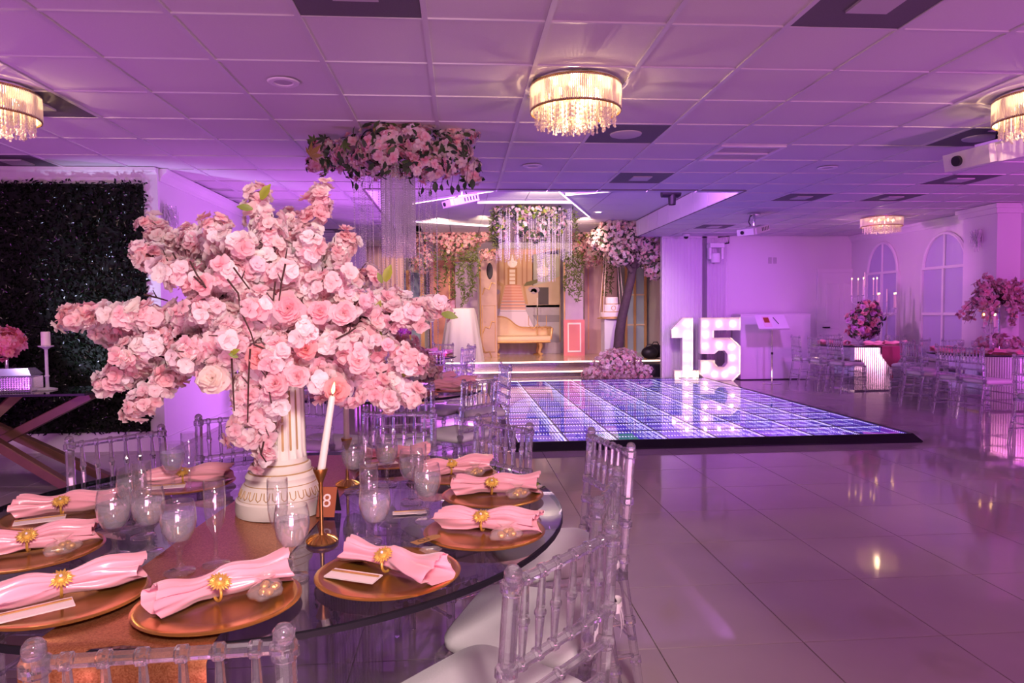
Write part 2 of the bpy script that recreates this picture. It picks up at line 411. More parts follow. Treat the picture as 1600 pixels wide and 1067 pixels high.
# walls
def wall(name, a, m=WALLM): return struct(MB().box(*a).build(name, m))
wall('wall_left', (XL - .12, XL, YH, 14.3, 0, H + .02))
wall('wall_hedge', (XLL, XL - .121, YH, YH + .12, 0, H + .02))
wall('wall_far_left', (XLL - .1, XLL, YR, YH, 0, H + .02))
wall('wall_rear', (XLL, XR + .3, YR - .1, YR, 0, H + .02))
wall('wall_right', (XR, XR + .12, YR, YB, 0, H + .02))
wall('wall_back_right', (3.95, XR + .1, YB, YB + .12, 0, H + .02))
wall('wall_back_left', (XL - .1, -1.86, 14.2, 14.32, 0, H + .02))
wall('wall_stage_back', (-2.6, 4.85, YS - .02, YS + .1, 0, HC + .1))
wall('wall_stage_left', (-2.6, -2.5, 14.3, YS, 0, HC + .1))
wall('wall_stage_right', (4.75, 4.85, YB, YS, 0, HC + .1))
def crown(name, p0, p1, side):
    d = (Vector(p1) - Vector(p0)); L = d.length; a = math.atan2(d.y, d.x)
    prof = [(0, 0), (0, -.12), (.015, -.12), (.02, -.09), (.05, -.05), (.075, -.03), (.08, 0)]
    vs = [(0, side * u, z) for u, z in prof] + [(L, side * u, z) for u, z in prof]; n = len(prof)
    fs = [(k, (k + 1) % n, n + (k + 1) % n, n + k) for k in range(n)] + [tuple(range(n)), tuple(range(n, 2 * n))]
    M = Matrix.Translation(Vector(p0)) @ Matrix.Rotation(a, 4, 'Z')
    return struct(MB().add(vs, fs, M).build(name, WHITE))
crown('trim_1', (XL, YH, H), (XL, 14.2, H), -1)
crown('trim_2', (XLL, YH, H), (XL, YH, H), -1)
crown('trim_3', (XR, 3, H), (XR, YB, H), 1)
struct(MB().box(XL, XL + .015, YH, 14.2, 0, .13).build('baseboard_left', WHITE))
struct(MB().box(XLL, XL + .015, YH - .018, YH, 0, .2).build('baseboard_hedge', WHITE))
struct(MB().box(4.0, XR, YB - .015, YB, 0, .12).build('baseboard_back', WHITE))
# corner pilaster at the hedge wall
struct(MB().box(XL - .14, XL + .004, YH - .04, YH - .001, 0, H - .001).build('trim_4', WHITE))
# door in the back wall
pd0 = A(1281, 426, YB); pd1 = A(1322, 426, YB)
dr = struct(MB().bbox(pd0.x, pd0.x + .86, YB - .03, YB, 0, pd0.z, .004).build('door_1', WHITE))
MB().box(pd0.x - .07, pd0.x, YB - .04, YB, 0, pd0.z + .07).box(pd0.x + .86, pd0.x + .93, YB - .04, YB, 0, pd0.z + .07).box(pd0.x, pd0.x + .86, YB - .04, YB, pd0.z, pd0.z + .07).build('door_frame', WHITE, dr)
for z0, z1 in ((.25, .95), (1.1, 1.85)):
    for xx in (.12, .48): MB().bbox(pd0.x + xx, pd0.x + xx + .27, YB - .04, YB - .028, z0, z1, .01).build('door_panel', WHITE, dr)
MB().tube([(pd0.x + .06, YB - .03, .98), (pd0.x + .06, YB - .09, .98), (pd0.x + .17, YB - .09, .98)], .012).build('door_handle', BLACK, dr)
# projected light picture of arched windows on the right wall, built as solid shapes
def window(n, y0, y1, z0, z1):
    o = struct(MB().box(XR - .02, XR - .005, y0, y1, z0, z1).build('window_%d' % n, PROJPANE)); cy = (y0 + y1) / 2; r = (y1 - y0) / 2
    fr = MB(); t = .045
    for a in ((y0 - t, y0), (y1, y1 + t), (cy - t / 2, cy + t / 2)): fr.box(XR - .05, XR, a[0], a[1], z0, z1)
    for zz in (z0, (z0 + z1) / 2, z1): fr.box(XR - .044, XR - .001, y0, y1, zz - t / 2, zz + t / 2)
    arc = [(XR - .025, cy + r * math.cos(a), z1 + .55 * math.sin(a)) for a in [PI * k / 14 for k in range(15)]]
    fr.tube(arc, .028, 6); fr.tube([(XR - .025, cy, z1), (XR - .025, cy, z1 + .53)], .018, 6)
    fr.build('window_frame', WHITE, o)
    poly = [(cy + r * math.cos(a), z1 + .55 * math.sin(a)) for a in [PI * k / 14 for k in range(15)]]
    pn = MB(); pn.add([(XR - .012, y, z) for y, z in poly], [tuple(range(15))]); pn.build('projected_arch', PROJPANE, o)
    return o
window(1, 11.9, 12.8, .5, 2.0); window(2, 10.2, 11.2, .5, 2.0); window(3, 8.0, 8.9, .5, 2.0)
def curtain(name, label, p0, p1, z0, z1, folds, amp, m, gather=None, cat='curtain', parent=None, nu=None):
    P0 = Vector(p0); P1 = Vector(p1); d = P1 - P0; n = Vector((-d.y, d.x, 0)).normalized(); ph = random.random() * 6
    def fn(u, v):
        uu = u
        if gather: c, zc, k = gather; f = math.exp(-((v - zc) / .22) ** 2) * k; uu = c + (u - c) * (1 - f)
        a = amp * (.6 + .4 * math.sin(7 * u + ph)) * (.35 + .65 * (1 - v))
        p = P0 + d * uu + n * (a * math.sin(2 * PI * folds * u + ph) + .4 * a * math.sin(2 * PI * folds * 2.3 * u))
        return (p.x, p.y, z0 + (z1 - z0) * v)
    o = MB().grid(fn, nu or int(folds * 8), 10).build(name, m, parent, smooth='all')
    return tag(o, label, cat) if not parent else o
# pilaster on the right
pl = struct(MB().box(7.45, XR, 9.2, 9.85, 0, H).build('trim_5', WHITE))
MB().box(7.40, XR, 9.15, 9.90, H - .13, H - .06).box(7.37, XR, 9.12, 9.93, H - .06, H).box(7.40, XR, 9.15, 9.90, 0, .14).build('capital_and_base', WHITE, pl)

# ceiling fixtures -------------------------------------------------
def vent(cell, kind, label):
    x, y = CX0 + cell[0] * CT, CY0 + cell[1] * CTY
    t = thing('ceiling_vent', label, 'ceiling vent', (x, y, H), group='ceiling vents')
    MB().bbox(.016, CT - .016, .011, CTY - .011, .004, .02, .002).build('perforated_plate', VENTD, t)
    if kind == 'round': MB().lathe([(.0, -.012), (.10, -.012), (.125, -.004), (.13, .004)], 28, c=(CT / 2, CTY / 2, 0)).build('centre_disc', GREYP, t, smooth=True)
    else: MB().box(CT * .33, CT * .67, CTY * .33, CTY * .67, -.008, .004).build('centre_plate', GREYP, t)
VL = ['dark grey square vent cut by the top edge above the hanging flowers', 'dark grey square vent cut by the top edge on the right', 'dark vent with round centre just right of the middle chandelier',
      'dark vent with square centre behind the middle chandelier', 'dark vent with round centre left of the right-edge chandelier', 'dark vent with square centre below the right-edge projector',
      'dark vent right of the raised ceiling above the hanging projector', 'dark vent above the far oval chandelier', 'flat vent near the sheer curtain beside the raised ceiling', 'dark vent beside the left-edge chandelier',
      'dark vent over the hedge wall at the left edge', 'dark vent behind the crystal strands over the left wall']
for (p, k), lb in zip(VENTS, VL): vent(cell_of(*p), k, lb)
x, y = CX0 + grille_cell[0] * CT, CY0 + grille_cell[1] * CTY
t = thing('return_grille', 'white framed louvred return grille in the ceiling', 'air grille', (x, y, H))
fr = MB()
for a in ((.01, CT - .01, .01, .05), (.01, CT - .01, CTY - .05, CTY - .01), (.01, .05, .05, CTY - .05), (CT - .05, CT - .01, .05, CTY - .05), (.05, CT - .05, CTY * .5 - .012, CTY * .5 + .012)): fr.box(a[0], a[1], a[2], a[3], -.014, .01)
fr.build('frame', WHITE, t)
MB().box(.03, CT - .03, .03, CTY - .03, .012, .02).build('backing', VENTD, t)
for k in range(14):
    yy = .06 + k * (CTY - .12) / 13.5
    MB().box(.05, CT - .05, yy, yy + .024, -.004, 0, Matrix.Translation((0, 0, .004))).build('louvre', GREYP, t)
for p, lb in (((443, 128), 'round recessed downlight left of the hanging flowers, switched off'), ((832, 259), 'small recessed downlight below the middle chandelier'), ((1293, 262), 'recessed downlight right of the return grille')):
    q = G(p[0], p[1], H); t = thing('downlight', lb, 'downlight', q)
    MB().lathe([(.055, .0), (.06, -.008), (.09, -.008), (.098, 0)], 28).build('trim_ring', WHITE, t, smooth=True)
    MB().lathe([(0, -.002), (.03, -.004), (.056, -.001)], 24).build('lens', GREYP, t, smooth=True)

BULB = emit('bulb_warm', (1, .72, .38), 14, False)
CRYW = mat('lamp_crystal', (.98, .93, .84), .25, spec=.8, translucent=.55)
def chandelier(label, x, y, r, h, power, z=H):
    t = thing('crystal_chandelier', label, 'chandelier', (x, y, z), group='drum chandeliers')
    MB().lathe([(0, 0), (r * .98, 0), (r * .98, -.012), (0, -.012)], 40).build('ceiling_plate', METAL, t, smooth=True)
    for zz in (-.02, -h): MB().lathe([(r * .985, zz - .007), (r * 1.005, zz - .007), (r * 1.005, zz + .007), (r * .985, zz + .007), (r * .985, zz - .007)], 40).build('rim', BRASS, t, smooth=True)
    s = MB()
    for k in range(150):
        a = 2 * PI * k / 150
        s.tube([(r * .995 * math.cos(a), r * .995 * math.sin(a), -.02), (r * .995 * math.cos(a), r * .995 * math.sin(a), -h)], .0046, 4, cap=False)
    tag(s.build('crystal_rods', CRYW, t), kind='stuff')
    s = MB()
    for k in range(230):
        rr = r * .9 * math.sqrt(random.random()); a = random.random() * 2 * PI; z1 = -h - .075 - .02 * random.random() + .05 * (rr / r) ** 2 * 0
        X, Y = rr * math.cos(a), rr * math.sin(a); z0 = -h * .55
        s.tube([(X, Y, z0), (X, Y, z1)], .0035, 4, cap=False)
        for q in range(3): s.sphere((X, Y, z1 + q * .03), .0085, 5, 3)
    tag(s.build('crystal_drops', CRYW, t), kind='stuff')
    for k in range(8):
        a = 2 * PI * k / 8; MB().sphere((r * .55 * math.cos(a), r * .55 * math.sin(a), -h * .45), .016, 8, 6, (1, 1, 1.5)).build('bulb', BULB, t, smooth='all')
    l = light('chandelier_light', 'POINT', (0, 0, -h * .5), power, (1, .66, .38), shadow_soft_size=.012); l.parent = t
    return t
pc = G(899, 132, H); chandelier('round crystal drum chandelier in the middle of the ceiling', pc.x, pc.y, .287, .17, 40)
pc = G(-20, 140, H); chandelier('crystal drum chandelier cut by the left edge', pc.x, pc.y, .287, .17, 42)
pc = G(1630, 148, H); chandelier('crystal drum chandelier cut by the right edge above a projector', pc.x, pc.y, .287, .17, 42)
chandelier('small far crystal chandelier over the right-hand tables', 6.62, 10.55, .30, .15, 15)

# ------------------------------------------------------------------ flower kit
def np_mesh(name, V, Q, Cc, m, smooth=True):
    me = bpy.data.meshes.new(name); nv, nq = len(V), len(Q)
    me.vertices.add(nv); me.vertices.foreach_set('co', V.astype(np.float32).ravel())
    me.loops.add(nq * 4); me.loops.foreach_set('vertex_index', Q.astype(np.int32).ravel())
    me.polygons.add(nq); me.polygons.foreach_set('loop_start', np.arange(0, nq * 4, 4, dtype=np.int32)); me.polygons.foreach_set('loop_total', np.full(nq, 4, dtype=np.int32))
    if smooth: me.polygons.foreach_set('use_smooth', np.ones(nq, dtype=bool))
    me.update(calc_edges=True)
    a = me.color_attributes.new('Col', 'FLOAT_COLOR', 'POINT'); a.data.foreach_set('color', np.concatenate([Cc, np.ones((nv, 1))], 1).astype(np.float32).ravel())
    me.materials.append(m); return me
def petals(spec, nu=2, nv=3, seed=0, ci=(.86, .30, .38), co=(.98, .74, .76)):
    """spec: rows of (count, length, width, tilt at base deg, curl deg, lift, phase)"""
    r = np.random.default_rng(seed); V = []; Q = []; Cc = []; ci = np.array(ci); co = np.array(co)
    for cnt, ln, wd, tilt, curl, lift, ph in spec:
        for k in range(cnt):
            a = ph + 2 * PI * k / cnt + r.normal(0, .12); b = len(V); L_ = ln * r.uniform(.8, 1.18); ti = math.radians(tilt + r.normal(0, 13)); cu = math.radians(curl + r.normal(0, 26)); ruf = r.uniform(-.6, .6)
            px, pz = .08 * ln, lift; ang = ti; prof = []
            for j in range(nv + 1):
                prof.append((px, pz)); st = L_ / nv; px += math.cos(ang) * st; pz += math.sin(ang) * st; ang -= cu / nv
            for j in range(nv + 1):
                v = j / nv; wv = wd * (math.sin(min(1, .16 + v * .95) * PI * .62)) * (1 if v < .99 else .62)
                for i in range(nu + 1):
                    u = i / nu * 2 - 1; x, z = prof[j]; cup = .14 * wd * u * u * (1 - .4 * v) + (ruf * .35 * wd * u if j == nv else 0) - (.10 * L_ * (1 - u * u) if j == nv and nu > 1 else 0) * 0
                    yy = u * wv / 2; xx = x + (.10 * L_ if (j == nv and abs(u) < .01) else 0)
                    V.append((xx * math.cos(a) - yy * math.sin(a), xx * math.sin(a) + yy * math.cos(a), z + cup))
                    f = v ** .7; Cc.append(ci * (1 - f) + co * f)
            for j in range(nv):
                for i in range(nu):
                    q = b + j * (nu + 1) + i; Q.append((q, q + 1, q + nu + 2, q + nu + 1))
    return np.array(V), np.array(Q), np.array(Cc)
def blossom_tpl(seed, co, ci, lo=False):
    if lo: return petals([(5, .026, .028, 14, 20, 0, 0), (3, .016, .019, 42, 30, .003, .5)], 1, 2, seed, ci, co)
    return petals([(5, .025, .032, 8, 6, 0, 0), (3, .017, .023, 36, 18, .003, .6)], 2, 3, seed, ci, co)
def rose_tpl(seed, co, ci):
    return petals([(6, .042, .050, 34, 75, 0, 0), (6, .036, .046, 56, 70, .004, .5), (5, .030, .040, 70, 55, .008, .2), (5, .024, .032, 80, 45, .010, .7), (3, .018, .024, 88, 30, .014, .1)], 3, 4, seed, ci, co)
def leaf_tpl(seed, col=(.10, .17, .04), ln=.06, wd=.03, nv=3):
    V = []; Q = []; Cc = []; r = np.random.default_rng(seed); col = np.array(col)
    for j in range(nv + 1):
        v = j / nv; ww = wd * math.sin(min(1, .06 + v * .92) * PI) ** .8 / 2
        for u in (-1, 0, 1): V.append((v * ln, u * ww, -.25 * ln * v * v + abs(u) * ww * .35)); Cc.append(col * (1 + .25 * (abs(u) - .5)))
    for j in range(nv):
        for i in range(2): q = j * 3 + i; Q.append((q, q + 1, q + 4, q + 3))
    return np.array(V), np.array(Q), np.array(Cc)
def maple_tpl(col=(.06, .10, .02), s=.06):
    pts = []; 
    V = []; Q = []; Cc = []
    for k in range(5):
        a = -1.3 + .65 * k; L_ = s * (1 if k == 2 else .85 if k in (1, 3) else .6); b = len(V)
        for p in ((0, 0), (L_ * .5, -.16 * L_), (L_, 0), (L_ * .5, .16 * L_)):
            V.append((p[0] * math.cos(a) - p[1] * math.sin(a), p[0] * math.sin(a) + p[1] * math.cos(a), -.12 * p[0])); Cc.append(col)
        Q.append((b, b + 1, b + 2, b + 3))
    return np.array(V), np.array(Q), np.array(Cc)
def basis(n, spin):
    n = Vector(n).normalized(); u = n.orthogonal().normalized(); M = Matrix((u, n.cross(u), n)).transposed() @ Matrix.Rotation(spin, 3, 'Z'); return M
def scatter(tpls, inst, m, name, parent, smooth=True):
    """inst: (pos, normal, scale, tint) -> ONE mesh"""
    Vs = []; Qs = []; Cs = []; b = 0
    for k, (p, n, s, tint) in enumerate(inst):
        V, Q, Cc = tpls[k % len(tpls)]; R_ = np.array(basis(n, random.random() * 6.28))
        Vs.append((V * s) @ R_.T + np.array(p)); Qs.append(Q + b); Cs.append(Cc * np.array(tint)); b += len(V)
    if not Vs: return None
    me = np_mesh(name, np.concatenate(Vs), np.concatenate(Qs), np.clip(np.concatenate(Cs), 0, 1), m, smooth)
    return tag(link(name, me, parent), kind='stuff')
def rdir():
    v = Vector((random.gauss(0, 1), random.gauss(0, 1), random.gauss(0, 1))); return v.normalized()
def cloud(blobs, outward=True):
    """blobs: (center, (rx,ry,rz), count) -> points with outward normals, denser near the shell"""
    out = []
    for c, rad, n in blobs:
        for _ in range(n):
            d = rdir(); k = random.uniform(.45, 1.0) ** .6
            out.append((Vector((c[0] + d.x * rad[0] * k, c[1] + d.y * rad[1] * k, c[2] + d.z * rad[2] * k)), (d + rdir() * .5).normalized()))
    return out
def tint(lo=.86, hi=1.08, warm=.04):
    t_ = random.uniform(lo, hi); return (t_ * random.uniform(1 - warm / 2, 1), t_ * random.uniform(1 - warm, 1 + warm), t_ * random.uniform(1 - warm, 1 + warm))
BL_HI = [blossom_tpl(i, co, ci) for i, (co, ci) in enumerate([((.98, .76, .79), (.93, .50, .58)), ((.98, .84, .85), (.95, .62, .67)), ((.98, .92, .91), (.96, .76, .77)), ((.97, .68, .72), (.90, .42, .50)), ((.99, .95, .94), (.97, .82, .82)), ((.98, .80, .82), (.93, .54, .61))])]
BL_LO = [blossom_tpl(i, co, ci, True) for i, (co, ci) in enumerate([((.96, .62, .66), (.80, .25, .34)), ((.98, .76, .77), (.90, .42, .48)), ((.97, .84, .83), (.93, .60, .62))])]
BL_WH = [blossom_tpl(10 + i, co, ci, True) for i, (co, ci) in enumerate([((.93, .80, .80), (.85, .55, .58)), ((.95, .70, .72), (.85, .40, .46)), ((.95, .87, .86), (.9, .7, .7))])]
LEAF_D = [leaf_tpl(1, (.035, .06, .025)), leaf_tpl(2, (.05, .085, .03)), leaf_tpl(3, (.025, .05, .03))]
LEAF_G = [leaf_tpl(4, (.22, .26, .03)), leaf_tpl(5, (.15, .22, .03))]
FERN = [leaf_tpl(6, (.07, .10, .02), .09, .022), leaf_tpl(7, (.13, .16, .04), .08, .020)]

# ------------------------------------------------------------------ bamboo-style acrylic chair
def bamboo(mb, p0, p1, r, rings, n=8, taper=None):
    P0, P1 = Vector(p0), Vector(p1); L_ = (P1 - P0).length; st = [(0, r)]
    for q in sorted(rings):
        w_ = r * .55 / L_
        st += [(q - w_ * 1.6, r), (q - w_, r * 1.32), (q + w_, r * 1.32), (q + w_ * 1.6, r)]
    st.append((1, r))
    if taper: st = [(t_, r_ * (1 - taper * abs(math.sin(PI * 2 * t_)) * .0 - taper * (1 - abs(2 * t_ - 1)) * -.35)) for t_, r_ in st]
    st = [(min(max(t_, 0), 1), r_) for t_, r_ in st]
    mb.tube([P0 + (P1 - P0) * t_ for t_, _ in st], [r_ for _, r_ in st], n)
CH_H = .895
def chair_proto():
    t = thing('acrylic_chair', 'x', 'chair')
    for s in (-1, 1):
        mb = MB(); pts = [(s * .185, -.265, 0), (s * .18, -.20, .44), (s * .172, -.235, CH_H - .02)]
        bamboo(mb, pts[0], pts[1], .0165, (.30, .62)); bamboo(mb, pts[1], pts[2], .0165, (.12, .40, .58, .95))
        mb.sphere((s * .172, -.236, CH_H - .016), .0175, 8, 5)
        mb.build('back_post', ACRY, t, smooth=True)
        mb = MB(); bamboo(mb, (s * .19, .185, 0), (s * .185, .18, .44), .0165, (.30, .62, .92)); mb.build('leg', ACRY, t, smooth=True)
    def by(z): return -.20 - .035 * (z - .44) / (CH_H - .46)
    for z, rg in ((.858, (.12, .27, .42, .58, .73, .88)), (.690, (.12, .27, .42, .58, .73, .88)), (.615, (.2, .5, .8)), (.535, (.2, .5, .8))):
        mb = MB(); bamboo(mb, (-.172, by(z), z), (.172, by(z), z), .0108, rg); mb.build('rail', ACRY, t, smooth=True)
    for k in range(6):
        x = -.172 + .344 * (.12, .27, .42, .58, .73, .88)[k]
        mb = MB(); z0, z1 = .695, .853
        P = [(x, by(z0 + (z1 - z0) * q), z0 + (z1 - z0) * q) for q in (0, .38, .44, .48, .52, .56, .62, 1)]
        mb.tube(P, [.006, .009, .009, .0122, .0122, .009, .009, .006], 8); mb.build('spindle', ACRY, t, smooth=True)
    mb = MB()
    for a in ((-.2, .2, .165, .195), (-.2, .2, -.21, -.18), (-.2, -.17, -.18, .165), (.17, .2, -.18, .165)): mb.box(a[0], a[1], a[2], a[3], .425, .452)
    mb.build('seat_frame', ACRY, t)
    def cush(u, v):
        a = 2 * PI * u; e = .32
        c, s_ = math.cos(a), math.sin(a); rx = .20 * (abs(c) ** e) * (1 if c >= 0 else -1); ry = .195 * (abs(s_) ** e) * (1 if s_ >= 0 else -1)
        k, z = ((.96, .452), (1.02, .464), (1.02, .484), (.94, .500), (.6, .508), (.001, .510))[int(round(v * 5))]
        return (rx * k, ry * k - .008, z)
    MB().grid(cush, 36, 5, closed_u=True).build('seat_cushion', CUSH, t, smooth='all')
    for s in (-1, 1):
        for z in (.15, .27):
            mb = MB(); bamboo(mb, (s * .187, -.235 + .03 * (z > .2), z), (s * .188, .184, z), .0085, (.3, .7)); mb.build('stretcher', ACRY, t, smooth=True)
    for y, z in ((.184, .21), (.184, .33), (-.235, .21)):
        mb = MB(); bamboo(mb, (-.186, y, z), (.186, y, z), .0085, (.3, .7)); mb.build('stretcher', ACRY, t, smooth=True)
    return t
proto_chair = chair_proto(); _used = [False]
def put_chair(bx, by_, ang, label, group, tie=False):
    """(bx, by): top middle of the back; ang: the way the sitter faces, degrees"""
    o = proto_chair if not _used[0] else copy_tree(proto_chair); _used[0] = True
    a = math.radians(ang - 90); o.rotation_euler = (0, 0, a)
    off = Matrix.Rotation(a, 3, 'Z') @ Vector((0, -.235, 0)); o.location = (bx - off.x, by_ - off.y, 0)
    o['label'] = label; o['category'] = 'chair'; o['group'] = group
    return o
def chair_px(p, q, cen, label, group):
    a, b = G(*p, CH_H), G(*q, CH_H); m = (a + b) / 2; d = (b - a).to_2d(); n = Vector((-d.y, d.x)); to = Vector((cen[0] - m.x, cen[1] - m.y))
    if n.dot(to) < 0: n = -n
    n = n.normalized() + to.normalized(); return put_chair(m.x, m.y, math.degrees(math.atan2(n.y, n.x)), label, group)
T1 = (-.58, 2.17); TR = .89; TZ = .75
GF = 'clear chairs around the table in front'
ac = 'clear acrylic bamboo-style chair '
def ring_chair(ang, rad, cen, label, group, jit=0):
    a = math.radians(ang); return put_chair(cen[0] + rad * math.cos(a), cen[1] + rad * math.sin(a), ang + 180 + jit, label, group)
def chair1(ang, rad, label): return ring_chair(ang, rad, T1, label, GF)
chair_px((60, 990), (441, 980), T1, ac + 'at the bottom edge, back to the camera', GF)
c_r1 = chair_px((808, 882), (950, 812), T1, ac + 'nearest on the right of the front table, back rails in close-up', GF)
c_r2 = chair_px((930, 775), (968, 728), T1, ac + 'second on the right of the front table, between its two neighbours', GF)
c_r3 = chair_px((932, 668), (976, 690), T1, ac + 'farthest of the three along the right of the front table', GF)
chair_px((745, 642), (832, 665), T1, ac + 'behind the front table before the dance floor corner', GF)
chair_px((572, 634), (676, 636), T1, ac + 'behind the front table below the drooping right blossoms', GF)
chair_px((340, 645), (400, 638), T1, ac + 'half hidden left of the white pedestal', GF)
chair_px((113, 680), (248, 663), T1, ac + 'before the dark hedge wall left of the pedestal', GF)
chair1(174, 1.15, ac + 'cut by the left edge behind the front table')
# white ribbon ties on the two right chairs
for c, lb in ((c_r2, 'r2'), (c_r3, 'r3')):
    mb = MB(); X, Y, Z = .172, -.205, .475
    for k in (-1, 1): mb.grid(lambda u, v, k=k: (X + k * .045 * math.sin(PI * u) * (.5 + .5 * u), Y - .03 - .012 * math.sin(PI * 2 * u), Z + .022 * (v - .5) * (.3 + math.sin(PI * u)) + .01 * u), 6, 2)
    for k in (-1, 1): mb.grid(lambda u, v, k=k: (X + k * (.01 + .02 * u) + (v - .5) * .018, Y - .035 - .01 * math.sin(3 * u), Z - .10 * u), 5, 1)
    mb.sphere((X, Y - .033, Z), .010, 6, 4); mb.build('ribbon_bow', CLOTHW, c, smooth='all')['label'] = 'white ribbon bow tying the cushion'

# ------------------------------------------------------------------ round glass tables
def fluted_base(t, w, h, m=MIRROR):
    MB().box(-w / 2, w / 2, -w / 2, w / 2, 0, .02).box(-w / 2, w / 2, -w / 2, w / 2, h - .02, h).build('base_block', m, t)
    mb = MB(); n = 18
    pr = []
    for side in range(4):
        for k in range(n):
            u = -w / 2 + w * (k + .5) / n; R_ = Matrix.Rotation(side * PI / 2, 4, 'Z')
            mb.add([(u - w / n / 2, -w / 2 + .004, .02), (u, -w / 2 - .006, .02), (u + w / n / 2, -w / 2 + .004, .02), (u - w / n / 2, -w / 2 + .004, h - .02), (u, -w / 2 - .006, h - .02), (u + w / n / 2, -w / 2 + .004, h - .02)], [(0, 1, 4, 3), (1, 2, 5, 4)], R_)
    tag(mb.build('fluted_mirror_cladding', m, t), kind='stuff')
def glass_table(label, x, y, R_, z=TZ, bw=.52, rot=0, base=MIRROR):
    t = thing('round_table', label, 'table', (x, y, 0), rot)
    fluted_base(t, bw, z - .014, base)
    MB().lathe([(0, z - .014), (R_ - .002, z - .014), (R_ - .002, z), (0, z)][2:4][::-1] + [], 64).build('glass_top', TABLEG, t)
    MB().lathe([(R_ - .005, z - .0005), (R_, z - .003), (R_, z - .015), (R_ - .006, z - .018)], 72).build('glass_edge', DKRIM, t, smooth=True)
    return t
ACB = thin('base_acrylic', (.82, .80, .86), 1.5, .0, .04)
t1 = glass_table('large round glass-topped table in the foreground', T1[0], T1[1], TR, bw=.5, rot=.5, base=ACB)

# gold sequin runner lying across the table and hanging over the near edge
rd = Vector((-.06, -1, 0)).normalized(); rn = Vector((-rd.y, rd.x, 0)); rc = Vector((T1[0] + .01, T1[1], 0))
def runner(u, v):
    s_ = -.80 + u * 2.02; e = .875; wv = (v - .5) * .33
    if s_ <= e: p = rc + rd * s_ + rn * wv; z = TZ + .002
    else:
        o = s_ - e; p = rc + rd * (e + min(o, .03) + .012 * math.sin(v * 9)) + rn * wv * 1.02; z = TZ + .002 - max(0, o - .02)
    return (p.x, p.y, z + .0012 * math.sin(17 * u + 5 * v))
tag(MB().grid(runner, 60, 8).build('sequin_runner', SEQUIN, None, smooth='all'), 'gold sequin runner across the front table, hanging over its near edge', 'table runner')

# fluted plaster pedestal with gilded details
ped = thing('column_pedestal', 'white fluted plaster column pedestal with gilt details on the front table', 'pedestal', (T1[0] + .03, T1[1] - .01, TZ + .003))
MB().lathe([(0, 0), (.132, 0), (.134, .012), (.132, .042), (.126, .046), (.124, .05), (.112, .085), (.105, .09), (.102, .1), (.104, .11), (.098, .12), (.088, .125), (.09, .134), (.088, .145), (.078, .15), (.077, .165)], 48).build('plinth', PLASTER, ped, smooth=True)
def shaft(u, v):
    a = 2 * PI * u; k = (u * 18) % 1; gr = max(0, math.sin(PI * k)) ** .6; z = .165 + v * .235; endf = min(1, v * 12, (1 - v) * 12)
    r_ = .0765 - .010 * gr * endf - .003 * v; return (r_ * math.cos(a), r_ * math.sin(a), z)
MB().grid(shaft, 18 * 8, 14, closed_u=True).build('fluted_shaft', PLASTER, ped, smooth='all')
mb = MB()
for k in range(18):
    a = 2 * PI * (k + .5) / 18; c_, s_ = math.cos(a), math.sin(a); r_ = .0672
    tx, ty = -s_ * .0035, c_ * .0035
    mb.add([(r_ * c_ + tx, r_ * s_ + ty, .19), (r_ * c_ - tx, r_ * s_ - ty, .19), ((r_ - .003) * c_ - tx, (r_ - .003) * s_ - ty, .38), ((r_ - .003) * c_ + tx, (r_ - .003) * s_ + ty, .38)], [(0, 1, 2, 3)])
tag(mb.build('gilded_grooves', GILT, ped), kind='stuff')
for z, r_ in ((.048, .1255), (.0895, .1065), (.1225, .0945), (.148, .083)): MB().lathe([(r_ - .003, z - .003), (r_, z), (r_ - .003, z + .003)], 48).build('gilt_band', GILT, ped, smooth=True)
egg = MB(); egg.tube([(-.0085, 0, .012), (-.007, 0, -.008), (0, 0, -.014), (.007, 0, -.008), (.0085, 0, .012)], .0016, 5)
egg_me = egg.mesh(GILT, True, 'egg_moulding')
for k in range(30):
    a = 2 * PI * k / 30; o = link('egg_moulding', egg_me, ped, (.118 * math.cos(a), .118 * math.sin(a), .068), (math.radians(-22), 0, a + PI / 2))
MB().lathe([(.074, .40), (.088, .408), (.092, .42), (.09, .43), (.1, .437), (.1, .452), (0, .452)], 40).build('capital', PLASTER, ped, smooth=True)

# the cherry-blossom arrangement on the pedestal
FC = Vector((T1[0] + .03, T1[1] - .01, TZ + .455))
fa = thing('flower_arrangement', 'big pink cherry blossom and rose arrangement on the white pedestal', 'flowers', FC)
TIPS = [(95, 500, -.02), (175, 492, -.1), (150, 520, .1), (212, 388, .0), (260, 420, -.15), (230, 350, .25), (185, 560, -.08), (150, 610, -.02), (205, 645, -.12), (250, 600, .1), (190, 590, .15), (330, 350, -.05), (290, 365, .15), (370, 375, -.18), (345, 420, -.2), (400, 300, .02), (425, 335, -.12), (455, 340, .1), (505, 300, .0), (490, 370, -.15), (545, 375, .05), (530, 430, -.2), (575, 430, .1), (560, 470, -.15),
        (625, 470, .0), (700, 478, .02), (660, 495, -.1), (640, 540, .1), (655, 570, -.1), (648, 620, -.05), (610, 632, -.12), (590, 590, .15), (545, 620, -.15), (500, 600, -.2), (385, 650, -.17), (410, 725, -.17), (432, 645, -.19), (375, 690, -.16), (330, 600, -.2), (280, 560, -.2), (300, 480, -.22), (450, 420, -.22), (400, 470, -.24), (480, 520, -.26), (430, 560, -.26), (350, 530, -.26), (560, 540, -.24),
        (420, 400, .25), (330, 440, .28), (520, 480, .28), (300, 540, .25), (560, 580, .22)]
LR = Vector((0, 0, 0)); inst = []; c0 = FC + Vector((0, 0, .06))
